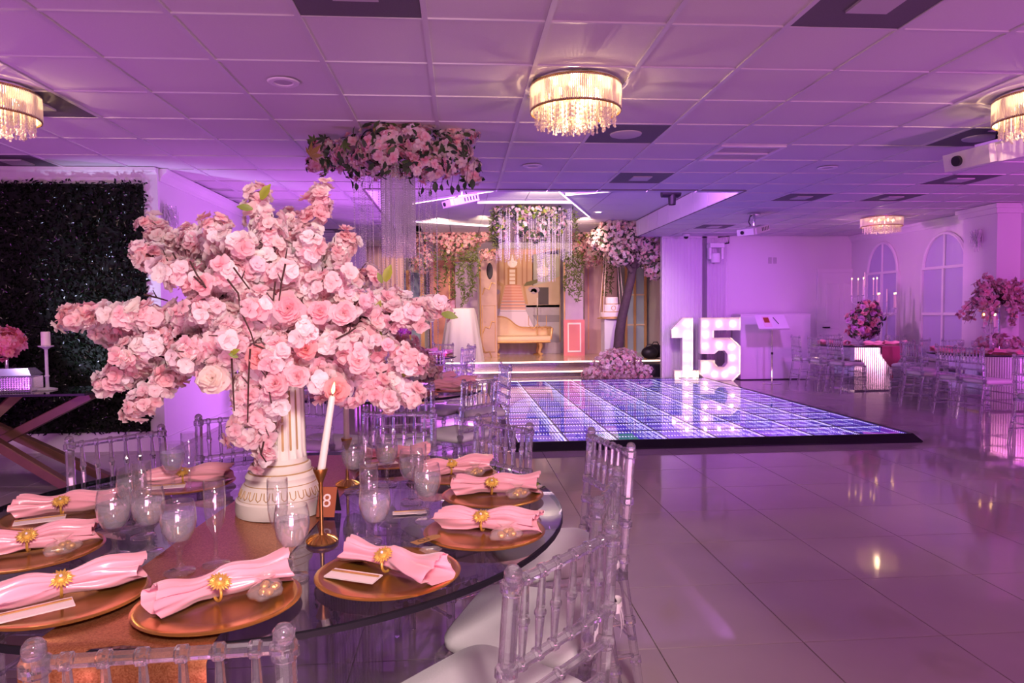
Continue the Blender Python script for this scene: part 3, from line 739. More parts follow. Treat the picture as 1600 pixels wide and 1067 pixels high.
for (px, py, dy) in TIPS:
    tip = A(px, py, FC.y + dy)
    droop = py > 640 and 360 < px < 440
    if droop: mid = (c0 + tip) / 2 + Vector((0, -.09, .12))
    else: mid = (c0 + tip) / 2 + Vector((0, 0, .05 * (1 if py < 560 else 2))) + rdir() * .02
    pts = []
    for k in range(9):
        u = k / 8; p = c0 * (1 - u) ** 2 + mid * 2 * u * (1 - u) + tip * u * u; pts.append(p + (rdir() * .006 if 0 < k < 8 else Vector((0, 0, 0))) - FC)
    mb = MB(); mb.tube(pts, [.005 * (1 - .65 * k / 8) for k in range(9)], 6)
    for _ in range(3):
        k = random.randint(3, 7); q = pts[k]; e = q + (tip - c0).normalized() * .05 + rdir() * .035; mb.tube([q, (q + e) / 2 + rdir() * .006, e], [.0026, .002, .0013], 5)
    mb.build('branch', TWIG, fa, smooth=True)
    L_ = (tip - c0).length; n = int(28 + 125 * min(L_, .6))
    for _ in range(n):
        u = 1 - .62 * random.random() ** 1.25 if not droop else 1 - .5 * random.random(); 
        p = c0 * (1 - u) ** 2 + mid * 2 * u * (1 - u) + tip * u * u
        d = rdir(); rr = random.uniform(.012, .050) * (1.15 - .35 * u); p = p + d * rr
        inst.append((p - FC, (d * 1.1 + (p - c0).normalized() * .5 + Vector((0, -.15, .15))).normalized(), random.uniform(.68, 1.0), tint(.93, 1.04)))
for p, n in cloud([(c0 + Vector((0, 0, .05)) - FC, (.19, .17, .13), 330), (c0 - FC + Vector((0, .0, .18)), (.17, .15, .12), 110)]): inst.append((p, (n + Vector((0, -.3, .1))).normalized(), random.uniform(.8, 1.15), tint(.86, 1.02)))
inst.sort(key=lambda i: i[0].y * .9 + abs(i[0].x) * .12 + random.random() * .12)
bl_me = [np_mesh('blossom', V, Q, Cc, PETAL) for V, Q, Cc in BL_HI]
for k, (p, n, s, tn) in enumerate(inst[:300]):
    o = link('blossom', bl_me[random.choice((2, 4, 1, 4, 2) if p.x > random.gauss(.08, .2) else (0, 1, 2, 3, 5))], fa, p, basis(n, random.random() * 6.28).to_euler(), s)
scatter(BL_HI, inst[300:], PETAL, 'blossoms_behind', fa)
for path in (((355, 436), (372, 458), (378, 490), (392, 520), (398, 540)), ((297, 408), (308, 430), (316, 440)), ((303, 432), (322, 450)), ((365, 418), (378, 436), (390, 452)), ((405, 352), (407, 390), (412, 424)), ((446, 412), (440, 440), (436, 470)), ((430, 440), (427, 470)), ((362, 560), (364, 600), (366, 642)), ((391, 545), (388, 600), (387, 660)), ((396, 538), (416, 546), (417, 590), (424, 630)), ((598, 500), (620, 482), (650, 478), (684, 490)), ((588, 505), (612, 488)), ((225, 460), (245, 465), (262, 470)), ((195, 505), (175, 502)), ((245, 590), (270, 585), (292, 578)), ((270, 395), (282, 418)), ((412, 690), (408, 710), (416, 722)), ((525, 530), (545, 520), (556, 512))):
    dy_ = -.255 if 280 < path[0][0] < 560 and path[0][1] > 400 else -.06
    pts = [A(x_, y_, FC.y + dy_ + random.uniform(-.006, .006)) - FC for x_, y_ in path]; mb = MB(); mb.tube(pts, [.003 - .0014 * k / len(pts) for k in range(len(pts))], 6)
    q = pts[len(pts) // 2]; mb.tube([q, q + Vector((random.uniform(-.02, .02), -.005, .022))], [.0022, .0012], 5)
    mb.build('twig', TWIG, fa, smooth=True)
ROSE_P = [rose_tpl(i, co, ci) for i, (co, ci) in enumerate([((.97, .62, .66), (.88, .36, .44)), ((.95, .52, .52), (.88, .28, .26)), ((.95, .86, .78), (.88, .72, .58)), ((.97, .70, .72), (.92, .46, .52))])]
rose_me = [np_mesh('rose', V, Q, Cc, PETAL) for V, Q, Cc in ROSE_P]
for px, py, kind, s in ((452, 483, 0, 1.25), (398, 485, 0, .95), (537, 490, 3, 1.0), (500, 487, 0, .9), (405, 560, 1, 1.0), (432, 598, 3, 1.05), (465, 588, 3, .95), (335, 592, 2, 1.2), (478, 545, 1, .9), (318, 445, 0, .8), (525, 610, 1, 1.0), (560, 565, 3, .9)):
    p = A(px, py, FC.y - .235); s *= .82; link('rose', rose_me[kind], fa, p - FC, basis(Vector((-.2 * (px - 430) / -200, -1, .15)), random.random() * 6).to_euler(), s)
lf_me = [np_mesh('leaf', V, Q, Cc, LEAFM) for V, Q, Cc in (leaf_tpl(21, (.25, .29, .03), .065, .036), leaf_tpl(22, (.16, .22, .03), .055, .028))]
for k, (px, py, dx, dz, s) in enumerate(((588, 500, .2, .9, .9), (586, 512, .3, -.9, 1.1), (655, 508, .2, .9, .8), (690, 490, 1, -.2, .9), (602, 440, .3, .9, .8), (597, 442, -.3, .8, .6), (408, 312, .5, .8, .8), (395, 327, -.9, .2, .8), (625, 590, .6, .8, .6), (618, 548, -.5, .6, .6), (360, 553, .6, .3, .45), (372, 558, -.6, .3, .45))):
    p = A(px, py, FC.y - (.05 if px > 560 or py < 350 else .27)); v = Vector((dx, -.35, dz)).normalized(); 
    zn = Vector((0, -1, .25)); zn = (zn - v * zn.dot(v)).normalized(); link('leaf', lf_me[k % 2], fa, p - FC, Matrix((v, zn.cross(v), zn)).transposed().to_euler(), s)

# ------------------------------------------------------------------ place settings and glasses
goblet_prof = [(.0, .004), (.034, .003), (.036, .0), (.034, .006), (.014, .012), (.0065, .022), (.0055, .04), (.009, .052), (.006, .058), (.012, .064), (.026, .078), (.036, .10), (.040, .125), (.038, .150), (.0345, .168), (.0335, .168), (.037, .150), (.039, .125), (.035, .10), (.025, .080), (.0, .070)]
flute_prof = [(.0, .004), (.031, .003), (.033, 0), (.031, .005), (.011, .010), (.005, .022), (.0048, .07), (.010, .082), (.019, .10), (.0235, .13), (.0245, .16), (.024, .205), (.0232, .205), (.0236, .16), (.0225, .13), (.018, .102), (0, .088)]
gob_me = MB().lathe(goblet_prof, 24).mesh(GLASS, 'all', 'bowl'); flu_me = MB().lathe(flute_prof, 20).mesh(GLASS, 'all', 'bowl')
wat_me = MB().lathe([(0, .071), (.024, .0795), (.0345, .10), (.0385, .125), (.0376, .136), (0, .136)], 24).mesh(WATER, True, 'water')
def goblet(x, y, z, label, group, water=True):
    t = thing('water_goblet', label, 'glass', (x, y, z), group=group); link('bowl_and_stem', gob_me, t)
    if water: link('water', wat_me, t)
def flute(x, y, z, label, group): tag(link('champagne_flute', flu_me, None, (x, y, z)), label, 'glass', group)
GG = 'glasses on the front table'
for px, py, lb in ((180, 872, 'left of the pedestal before the left plates'), (234, 866, 'just right of the leftmost front goblet'), (281, 896, 'on the left edge of the gold runner in front'), (458, 904, 'right of the runner before the pedestal'), (587, 862, 'standing behind the front right plate'),
                   (668, 816, 'beside the rolled-napkin plate at right'), (644, 785, 'behind the pedestal candle, next to the right goblets'), (553, 768, 'behind the brass candlesticks'), (605, 758, 'in the back right beside the open napkin plate'), (208, 824, 'in the back left cluster nearest the plates'), (271, 769, 'in the back left cluster left of the pedestal')):
    p = G(px, py, TZ); goblet(p.x, p.y, TZ + .002, 'water goblet ' + lb, GG)
for px, py, lb in ((338, 884, 'on the gold runner left of the pedestal'), (436, 880, 'half hidden behind the goblet right of the runner'), (297, 771, 'back left beside the pedestal'), (578, 846, 'behind the goblet of the front right plate'), (572, 771, 'between the candlesticks and the back napkins'), (655, 800, 'behind the right-hand goblet'), (224, 840, 'among the left goblets')):
    p = G(px, py, TZ); flute(p.x, p.y, TZ + .002, 'empty champagne flute ' + lb, GG)

charger_me = MB().lathe([(0, .004), (.10, .004), (.112, .008), (.150, .0125), (.160, .013), (.164, .0105), (.160, .008), (.11, .001), (0, .0)], 56).mesh(GOLD, True, 'charger')
sun = MB()
for k in range(20):
    a = 2 * PI * k / 20; R_ = Matrix.Rotation(a, 4, 'Z'); e_ = .024 if k % 2 else .027; sun.add([(.007, -.0026, .001), (e_ * .7, -.0030, .0012), (e_, 0, 0), (e_ * .7, .0030, .0012), (.007, .0026, .001), (e_ * .6, 0, .0028)], [(0, 1, 5), (1, 2, 5), (2, 3, 5), (3, 4, 5), (4, 0, 5)], R_)
sun.lathe([(.011, .001), (.010, .004), (.006, .0058), (0, .006)], 16)
SUNM = mat('gold_flower_ring', (.86, .55, .12), .38, metal=.6)
sun_me = sun.mesh(SUNM, False, 'sunflower'); pearl_me = MB().sphere((0, 0, .008), .0035, 8, 5).mesh(PAPER, True, 'pearl')
def napkin_mesh(seed, roll=False):
    r_ = random.Random(seed); a1, a2, a3 = r_.uniform(0, 6), r_.uniform(0, 6), r_.uniform(0, 6); k1 = r_.uniform(.8, 1.2)
    def fn(u, v):                                   # gathered bow: wide, fluted ends, pinched middle
        x = (u - .46) * .27; s_ = abs(x) / .14; pin = .22 + .78 * min(1, s_ ** .9) * (1 if x > 0 else .75)
        if roll: pin = .42 + .25 * min(1, s_)
        a = 2 * PI * v; wv = .052 * pin * k1; hh = .016 + .018 * (1 - abs(2 * u - 1)) * .4 + .010 * min(1, s_)
        fold = 1 + .20 * math.sin(3 * a + a1 + 4 * u) + .13 * math.sin(5 * a + a2 - 6 * u) + .07 * math.sin(9 * a + a3 + 5 * u)
        y = math.cos(a) * wv * fold; z = .004 + hh + math.sin(a) * hh * (1 + .25 * math.sin(4 * u * PI + a1) + .22 * math.sin(2 * a + a2)) + (.0045 * math.sin(11 * math.cos(a) * 1.6 + a3 + 3 * u) * min(1, s_ + .25) if math.sin(a) > 0 else 0)
        y += .018 * math.sin(2.4 * u + a1); return (x + .012 * math.sin(2 * a + a2) * s_, y, max(z, .003))
    mb = MB().grid(lambda u, v: fn(u, v), 34, 56)
    mb.f += []                                      # open fluted ends
    return mb.mesh(SATIN, 'all', 'napkin')
nap_mes = [napkin_mesh(s, s == 2) for s in range(4)]
def pouch_mesh(seed):
    r_ = random.Random(seed)
    def fn(u, v):
        a = 2 * PI * u; prof = ((.001, .002), (.034, .003), (.038, .012), (.030, .024), (.012, .030), (.008, .033), (.022, .044))[min(6, int(round(v * 6)))]
        rr = prof[0] * (1 + .12 * math.sin(5 * a + seed)); return (rr * math.cos(a) * 1.15, rr * math.sin(a) * .85, prof[1])
    return MB().grid(fn, 20, 6, closed_u=True).mesh(ORGANZA, 'all', 'pouch')
pouch_me = pouch_mesh(3); candy = MB(); rr_ = random.Random(4)
for k in range(9): candy.sphere((rr_.uniform(-.022, .022), rr_.uniform(-.016, .016), .011 + rr_.uniform(0, .007)), .0095, 7, 5, (1, 1, .8))
candy_me = candy.mesh(CANDY, True, 'candy')
def text_mesh(body, size, m, ext=.0004):
    cu = bpy.data.curves.new('t', 'FONT'); cu.body = body; cu.size = size; cu.extrude = ext; cu.align_x = 'CENTER'; cu.align_y = 'CENTER'
    o = bpy.data.objects.new('t', cu); C.objects.link(o); dg = bpy.context.evaluated_depsgraph_get(); me = bpy.data.meshes.new_from_object(o.evaluated_get(dg))
    bpy.data.objects.remove(o); me.materials.clear(); me.materials.append(m); return me
SET = [((100, 935), 0, 'at the lower left corner', 0), ((335, 955), 1, 'lying on the gold runner', 1), ((618, 903), 3, 'at front right with a kraft tag', 0), ((757, 832), 2, 'at the right rim with a tightly rolled napkin', 1), ((770, 775), 1, 'on the right behind the rolled napkin', 1),
       ((706, 743), 0, 'at the back right next to a chair', 1), ((556, 742), 3, 'at the back behind the candlesticks', 0), ((290, 757), 0, 'at the back left beside the pedestal', 0), ((100, 806), 1, 'at the left behind the goblets', 0), ((48, 864), 2, 'at the left edge, second from the front', 1)]
def setting(cx, cy, z, ang, nk, lb, extras=True, grp='front table', napsc=1.0, nrot=0, tg=0):
    R_ = Matrix.Rotation(ang, 4, 'Z')
    def at(x, y, zz): v = R_ @ Vector((x, y, zz)); return (cx + v.x, cy + v.y, z + v.z)
    tag(link('charger_plate', charger_me, None, (cx, cy, z)), 'gold charger plate ' + lb, 'plate', 'charger plates on the ' + grp)
    n = thing('satin_napkin', 'pink satin napkin on the plate ' + lb, 'napkin', at(0, 0, .010), ang + nrot, 'napkins on the ' + grp)
    link('cloth', nap_mes[nk], n, scale=napsc)
    if extras:
        rg = MB(); rg.tube([(-.004, .019 * math.cos(a), .020 + .020 * math.sin(a)) for a in [2 * PI * k / 16 for k in range(16)]], .0032, 6, closed=True); rg.build('napkin_ring', SUNM, n, smooth=True)
        s_ = link('ring_flower', sun_me, n, (-.004, -.014, .043), (math.radians(30), 0, 0), 1.0); link('pearl', pearl_me, s_)
        p = thing('favor_pouch', 'favour pouch on the plate ' + lb, 'favor bag', at(.075, .060 if tg == 0 else -.055, .0115), ang + .6, 'favor pouches on the ' + grp)
        link('organza_bag', pouch_me, p); link('sweets', candy_me, p)
        cset = thing('menu_card', 'blush card on the plate ' + lb, 'card', at(-.045, -.068 if tg == 0 else .06, .0145), ang + nrot + .12, 'cards on the ' + grp)
        MB().box(-.062, .062, -.022, .022, 0, .003, Matrix.Rotation(.06, 4, 'X')).build('card', PAPER, cset)
        MB().box(-.060, .060, .006, .012, .0035, .0055, Matrix.Rotation(.06, 4, 'X')).build('gold_band', PAPERG, cset)
for (p, nk, lb, tg), rot in zip(SET, (.5, .75, -.55, -.35, .05, .2, .3, .1, .3, .35)):
    q = G(p[0], p[1] - 1, TZ + .01); d = Vector((q.x - T1[0], q.y - T1[1])); rad = min(d.length, TR - .17); d = d.normalized() * rad
    if d.length < .5: d = d.normalized() * .68
    setting(T1[0] + d.x, T1[1] + d.y, TZ + .004, rot, nk, lb, True, tg=tg)
# kraft tag
p = G(668, 857, TZ); tgm = thing('gift_tag', 'kraft paper gift tag between the two right front plates', 'tag', (p.x, p.y, TZ + .024), .75)
MB().prism([(-.045, -.014), (.03, -.014), (.042, -.006), (.042, .006), (.03, .014), (-.045, .014)], 0, .001).build('card', KRAFT, tgm)
link('lettering', text_mesh('CU', .026, DARKBROWN), tgm, (-.012, 0, .0012))
# table number
p = G(512, 808, TZ); tn = thing('table_number', 'brown tent card with a white number 8 beside the pedestal', 'table number', (p.x, p.y + .02, TZ + .004), -.12)
TERRA = mat('terracotta_card', (.33, .085, .035), .45)
for s in (-1, 1):
    M_ = Matrix.Rotation(s * .42, 4, 'X'); MB().box(-.027, .027, -.001, .001, -.088, 0, Matrix.Translation((0, 0, .081)) @ M_).build('card_face', TERRA if s == -1 else BLACK, tn)
mm = link('numeral', text_mesh('8', .055, PAPER), tn); mm.matrix_local = Matrix.Translation((0, 0, .081)) @ Matrix.Rotation(-.42, 4, 'X') @ Matrix.Translation((0, -.0016, -.042)) @ Matrix.Rotation(PI / 2, 4, 'X')
# candlesticks
def candle(px, py, hs, hc, lean, label, lit, Z=TZ):
    p = G(px, py, Z); t = thing('brass_candlestick', label, 'candlestick', (p.x, p.y, Z + .003))
    MB().lathe([(0, 0), (.040, 0), (.041, .004), (.034, .010), (.022, .016), (.008, .02), (.0055, .03), (.0050, hs * .5), (.0055, hs - .04), (.009, hs - .03), (.015, hs - .016), (.019, hs - .004), (.019, hs), (.011, hs - .002), (.011, hs - .02), (0, hs - .02)], 24).build('stick', BRASS, t, smooth=True)
    mb = MB()
    for k in range(18): a = 2 * PI * k / 18; mb.tube([(.014 * math.cos(a), .014 * math.sin(a), .0185), (.032 * math.cos(a), .032 * math.sin(a), .0115), (.0405 * math.cos(a), .0405 * math.sin(a), .004)], [.001, .0022, .0022], 5)
    tag(mb.build('foot_ribs', BRASS, t, smooth=True), kind='stuff')
    c = thing('taper_candle', label.replace('brass candlestick', 'ivory taper candle') + ', in its holder', 'candle', (p.x, p.y, Z + .003 + hs - .018)); c.rotation_euler = (0, lean, 0)
    MB().lathe([(0, 0), (.0105, 0), (.0085, hc - .004), (.006, hc), (0, hc)], 16).build('wax', WAX, c, smooth=True)
    MB().tube([(0, 0, hc - .002), (.0005, 0, hc + .008)], .0009, 5).build('wick', BLACK, c)
    if lit: MB().lathe([(0, hc + .004), (.0035, hc + .009), (.0045, hc + .016), (.003, hc + .026), (0, hc + .037)], 12).build('flame', FLAME, c, smooth='all')
candle(503, 848, .195, .21, .165, 'brass candlestick right of the pedestal with a lit leaning taper', True)
candle(543, 759, .165, .235, 0, 'brass candlestick behind the table number, unlit', False)
for px, py, lb in ((640, 803, 'lying flat right of the tall goblet'), ):
    p = G(px, py, TZ); o = thing('menu_card', 'small blush card ' + lb, 'card', (p.x, p.y, TZ + .004), .1); MB().box(-.05, .05, -.016, .016, 0, .002).build('card', PAPER, o); MB().box(-.045, .045, .008, .013, .002, .004).build('gold_band', PAPERG, o)

# ------------------------------------------------------------------ second and third round tables
T2 = (-.62, 5.55); R2 = .80
glass_table('round glass-topped table in mid-room behind the foreground table', T2[0], T2[1], R2, bw=.5, rot=.3)
G2 = 'clear chairs around the mid-room table'
ring_chair(-42, 1.02, T2, ac + 'at the mid-room table, nearest the dance floor corner', G2)
put_chair(.40, 6.15, 190, ac + 'at the mid-room table, beside the left edge of the dance floor', G2)
ring_chair(-75, 1.04, T2, ac + 'at the mid-room table, behind the drooping right blossoms', G2)
ring_chair(-112, 1.04, T2, ac + 'at the mid-room table, behind the pedestal', G2)
ring_chair(60, 1.04, T2, ac + 'on the far side of the mid-room table, to the right', G2)
ring_chair(95, 1.04, T2, ac + 'on the far side of the mid-room table, to the left', G2)
for k, a in enumerate((-60, -25, 10, 45, 80, 115, 235)):
    q = (T2[0] + .60 * math.cos(math.radians(a)), T2[1] + .60 * math.sin(math.radians(a)))
    lb = ('nearest the camera', 'by the corner chair', 'toward the dance floor', 'at the far right', 'at the far side', 'at the far left', 'at the near left')[k] + ' of the mid-room table'
    setting(q[0], q[1], TZ + .002, math.radians(a * 1.3), k % 4, lb, False, 'mid-room table', 1.15)
    b = math.radians(a + 14); goblet(T2[0] + .40 * math.cos(b), T2[1] + .40 * math.sin(b), TZ + .001, 'water goblet of the place ' + lb, 'glasses on the mid-room table')
o = thing('flower_arrangement', 'low round pink blossom centrepiece on the mid-room table', 'flowers', (T2[0] + .25, T2[1] - .05, TZ))
MB().lathe([(0, 0), (.05, 0), (.055, .02), (.03, .05), (.06, .10), (.065, .12)], 20).build('vase', METAL, o, smooth=True)
scatter(BL_LO, [(p, n, random.uniform(1, 1.3), tint(.75, 1.0)) for p, n in cloud([((0, 0, .20), (.17, .17, .13), 240), ((.12, -.03, .13), (.12, .12, .08), 80)])], PETAL, 'blossoms', o)
T3 = (-.85, 9.6)
glass_table('round glass-topped table farthest back on the left', T3[0], T3[1], .8, bw=.5)
G3 = 'clear chairs around the far left table'
for a, lb in ((-62, 'near side'), (-25, 'right side facing left'), (15, 'right side toward the stage'), (55, 'stage side'), (-100, 'near left side'), (95, 'far side')):
    ring_chair(a, 1.05, T3, ac + 'at the far left table, ' + lb, G3)
for k, a in enumerate((-70, -30, 10, 50)):
    q = (T3[0] + .6 * math.cos(math.radians(a)), T3[1] + .6 * math.sin(math.radians(a)))
    setting(q[0], q[1], TZ + .002, a * .02, k, ('near', 'near right', 'right', 'far right')[k] + ' on the far left table', False, 'far left table', 1.1)
o = thing('flower_arrangement', 'magenta blossom centrepiece on the far left table', 'flowers', (T3[0], T3[1], TZ))
MB().lathe([(0, 0), (.06, 0), (.06, .02), (.012, .04), (.012, .3), (.05, .34)], 16).build('vase', METAL, o, smooth=True)
scatter(BL_LO, [(p, n, random.uniform(1, 1.3), (random.uniform(.7, .9), random.uniform(.35, .6), random.uniform(.8, 1))) for p, n in cloud([((0, 0, .42), (.25, .25, .18), 260)])], PETAL, 'blossoms', o)

# ------------------------------------------------------------------ LED dance floor
df = thing('led_dance_floor', 'raised dance floor of mirrored square panels with rows of violet lights', 'dance floor', (DX0, DY0, 0))
LEDBED = emit('led_bed', (.11, .05, .85), 1.05); LEDBED2 = emit('led_bed_green', (.06, .34, .42), .8)  # glow put into the bed in place of mirrored LED light
DOTS = [emit('led_and_image_%d' % k, (.66, .56, 1.0), s, False) for k, s in enumerate((3.8, 2.6, 1.7, 1.1))]  # brightest for the LEDs, dimmer ones for their mirror images
PTOP = thin('panel_glass', (.95, .95, 1), 1.55, .012)
DFRAME = mat('panel_frame', (.03, .028, .05), .25)
fr = MB(); e = .006
for a in ((0, DP, 0, e), (0, DP, DP - e, DP), (0, e, e, DP - e), (DP - e, DP, e, DP - e)): fr.box(a[0], a[1], a[2], a[3], DZ - .006, DZ)
fr_me = fr.mesh(DFRAME, name='panel')
gl_me = MB().add([(e, e, DZ - .002), (DP - e, e, DZ - .002), (DP - e, DP - e, DZ - .002), (e, DP - e, DZ - .002)], [(0, 1, 2, 3)]).mesh(PTOP, name='glass_pane')
bed_me = MB().add([(0, 0, -.13), (DP, 0, -.13), (DP, DP, -.13), (0, DP, -.13)], [(0, 1, 2, 3)]).mesh(LEDBED, name='glowing_bed')
bedg_me = MB().add([(0, 0, -.13), (DP, 0, -.13), (DP, DP, -.13), (0, DP, -.13)], [(0, 1, 2, 3)]).mesh(LEDBED2, name='glowing_bed')
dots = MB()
for lay in range(4):  # top layer is the LEDs, lower layers their reflections built as glowing dots
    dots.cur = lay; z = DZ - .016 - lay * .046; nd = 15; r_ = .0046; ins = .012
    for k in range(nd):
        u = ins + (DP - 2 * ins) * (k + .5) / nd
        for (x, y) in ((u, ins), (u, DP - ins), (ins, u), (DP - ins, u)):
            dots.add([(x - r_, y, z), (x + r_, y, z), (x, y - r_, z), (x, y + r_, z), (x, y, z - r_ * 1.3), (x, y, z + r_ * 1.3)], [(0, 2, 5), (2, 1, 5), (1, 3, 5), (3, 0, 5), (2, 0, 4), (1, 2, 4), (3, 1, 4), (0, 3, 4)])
dots_me = dots.mesh(DOTS, name='leds_and_reflections')
for i in range(DNX):
    for j in range(DNY):
        p = link('panel', fr_me, df, (i * DP, j * DP, 0)); link('glass_pane', gl_me, p); link('glowing_bed', bedg_me if (i, j) in ((2, 1), (2, 2)) else bed_me, p)
        tag(link('leds_and_reflections', dots_me, p), kind='stuff')
for nm, a in (('edge_ramp', ((0, -.09), (DP * DNX, -.09), (DP * DNX, 0), (0, 0))), ):
    W_, D_ = DP * DNX, DP * DNY
    def ramp(p0, p1, n): 
        P0, P1, N_ = Vector(p0), Vector(p1), Vector(n); d = (P1 - P0).normalized() * .07
        vs = [P0, P1, P1 + N_ * .09 + d, P0 + N_ * .09 - d, P0 + Vector((0, 0, DZ)), P1 + Vector((0, 0, DZ)), P1 + N_ * .03 + Vector((0, 0, DZ)), P0 + N_ * .03 + Vector((0, 0, DZ)), P1 + N_ * .09 + d + Vector((0, 0, .012)), P0 + N_ * .09 - d + Vector((0, 0, .012))]
        MB().add([tuple(v) for v in vs], [(0, 3, 2, 1), (4, 5, 6, 7), (7, 6, 8, 9), (9, 8, 2, 3), (0, 1, 5, 4), (0, 4, 7, 9, 3), (1, 2, 8, 6, 5)]).build('edge_ramp', DKRIM, df)
    ramp((0, 0, .001), (W_, 0, .001), (0, -1, 0)); ramp((W_, 0, .001), (W_, D_, .001), (1, 0, 0)); ramp((W_, D_, .001), (0, D_, .001), (0, 1, 0)); ramp((0, D_, .001), (0, 0, .001), (-1, 0, 0))
MB().box(0, W_, 0, D_, -.16, -.135).build('pit_bed', DKRIM, df)
LEDW = emit('side_glow', (.11, .05, .85), .8, False)  # glow put on the pit sides to stand for mirrored light
MB().box(W_ - .004, W_, 0, D_, -.13, DZ - .008).box(0, W_, D_ - .004, D_, -.13, DZ - .008).box(0, .004, 0, D_, -.13, DZ - .008).build('glowing_sides', LEDW, df)

# ------------------------------------------------------------------ marquee number 15
SIGNM = mat('marquee_white', (.82, .76, .74), .45)
MBULB = emit('marquee_bulb', (1, .72, .48), 21)
def marquee(name, label, poly, holes, bulbs, loc, rz):
    t = thing(name, label, 'marquee number', loc, rz)
    n = len(poly); back, front = .0, -.16
    MX = Matrix.Rotation(PI / 2, 4, 'X')            # drawn in x-z, thickness along y
    def outline(loop, nm):
        mb = MB(); m_ = len(loop)
        vs = [(x, back, z) for x, z in loop] + [(x, front, z) for x, z in loop]
        mb.add(vs, [(k, (k + 1) % m_, m_ + (k + 1) % m_, m_ + k) for k in range(m_)]); mb.build(nm, SIGNM, t)
    outline(poly, 'side_channel')
    for h_ in holes: outline(h_, 'inner_channel')
    # face plate with hole by bmesh fill
    import bmesh
    bm = bmesh.new()
    def loop_e(lp):
        vs = [bm.verts.new((x, -.06, z)) for x, z in lp]; return [bm.edges.new((vs[k], vs[(k + 1) % len(vs)])) for k in range(len(vs))]
    ed = loop_e(poly)
    for h_ in holes: ed += loop_e(h_)
    bmesh.ops.triangle_fill(bm, edges=ed, use_beauty=True); me = bpy.data.meshes.new('face_plate'); bm.to_mesh(me); bm.free(); me.materials.append(SIGNM); link('face_plate', me, t)
    b_me = MB().sphere((0, 0, 0), .028, 10, 7).mesh(MBULB, 'all', 'bulb')
    for x, z in bulbs: link('bulb', b_me, t, (x, -.09, z))
one = [(.06, 0), (.56, 0), (.56, .2), (.44, .2), (.44, 1.2), (.22, 1.2), (0, .98), (0, .82), (.22, .82), (.22, .2), (.06, .2)]
one = [(x * .92, z) for x, z in one]
marquee('marquee_one', 'lit white marquee numeral 1 beside the dance floor', one, [], [(.06, .95), (.31, 1.1), (.31, .88), (.31, .66), (.31, .44), (.31, .22), (.12, .1), (.31, .08), (.46, .1)], (4.02, 13.12, 0), -.08)
# the numeral 5 is one closed outline, its lower bowl open on the left
five = [(0, 1.2), (.76, 1.2), (.76, .96), (.25, .96), (.25, .82), (.58, .82), (.76, .66), (.76, .14), (.62, 0), (.13, 0), (0, .13), (0, .40), (.27, .40), (.27, .34), (.34, .27), (.45, .27), (.51, .34), (.51, .51), (.45, .58), (.34, .58), (.27, .52), (0, .52)]
marquee('marquee_five', 'lit white marquee numeral 5 in front of the white booth', five, [], [(.12, 1.08), (.38, 1.08), (.64, 1.08), (.12, .88), (.12, .66), (.38, .68), (.62, .64), (.64, .44), (.64, .2), (.5, .12), (.3, .12), (.12, .2), (.13, .3)], (4.53, 12.98, 0), -.05)

# ------------------------------------------------------------------ white booth and music stand
bo = thing('dj_booth', 'plain white booth behind the music stand', 'booth', (5.33, 12.9, 0))
MB().bbox(0, 1.38, 0, .03, .02, 1.24, .008).build('front_panel', WHITE, bo); MB().bbox(0, .03, .03, .42, .02, 1.24, .008).build('side_panel', WHITE, bo); MB().bbox(1.35, 1.38, .03, .42, .02, 1.24, .008).build('side_panel', WHITE, bo)
MB().box(0, 1.38, 0, .42, 1.24, 1.26).build('top', WHITE, bo); MB().box(.02, 1.36, .01, .41, 0, .02).build('plinth', BLACK, bo)
p = G(1206, 599, 0); ms = thing('music_stand', 'slim metal music stand with papers before the white booth', 'stand', (p.x, p.y, 0))
MB().lathe([(0, 0), (.17, 0), (.17, .006), (.03, .014), (.014, .03)], 24).build('base', METAL, ms, smooth=True)
MB().tube([(0, 0, .01), (0, 0, .55), (0, 0, .56), (0, 0, 1.1)], [.014, .014, .010, .010]).build('pole', METAL, ms, smooth=True)
MB().lathe([(.02, .53), (.02, .57)], 10, cap=True).build('collar', BLACK, ms)
M_ = Matrix.Translation((-.02, -.02, 1.12)) @ Matrix.Rotation(math.radians(48), 4, 'X')
MB().box(-.28, .28, -.17, .17, -.006, 0, M_).build('desk', WHITE, ms); MB().box(-.28, .28, -.185, -.17, -.006, .03, M_).build('lip', WHITE, ms)
MB().box(-.16, -.02, -.12, .13, .001, .004, M_).build('sheet', PAPER, ms); MB().box(-.14, -.04, -.02, .10, .0045, .006, M_).build('printed_picture', TERRA, ms); MB().tube([M_ @ Vector((.05, .1, .01)), M_ @ Vector((.11, -.06, .01))], .006, 5).build('pen', BLACK, ms)

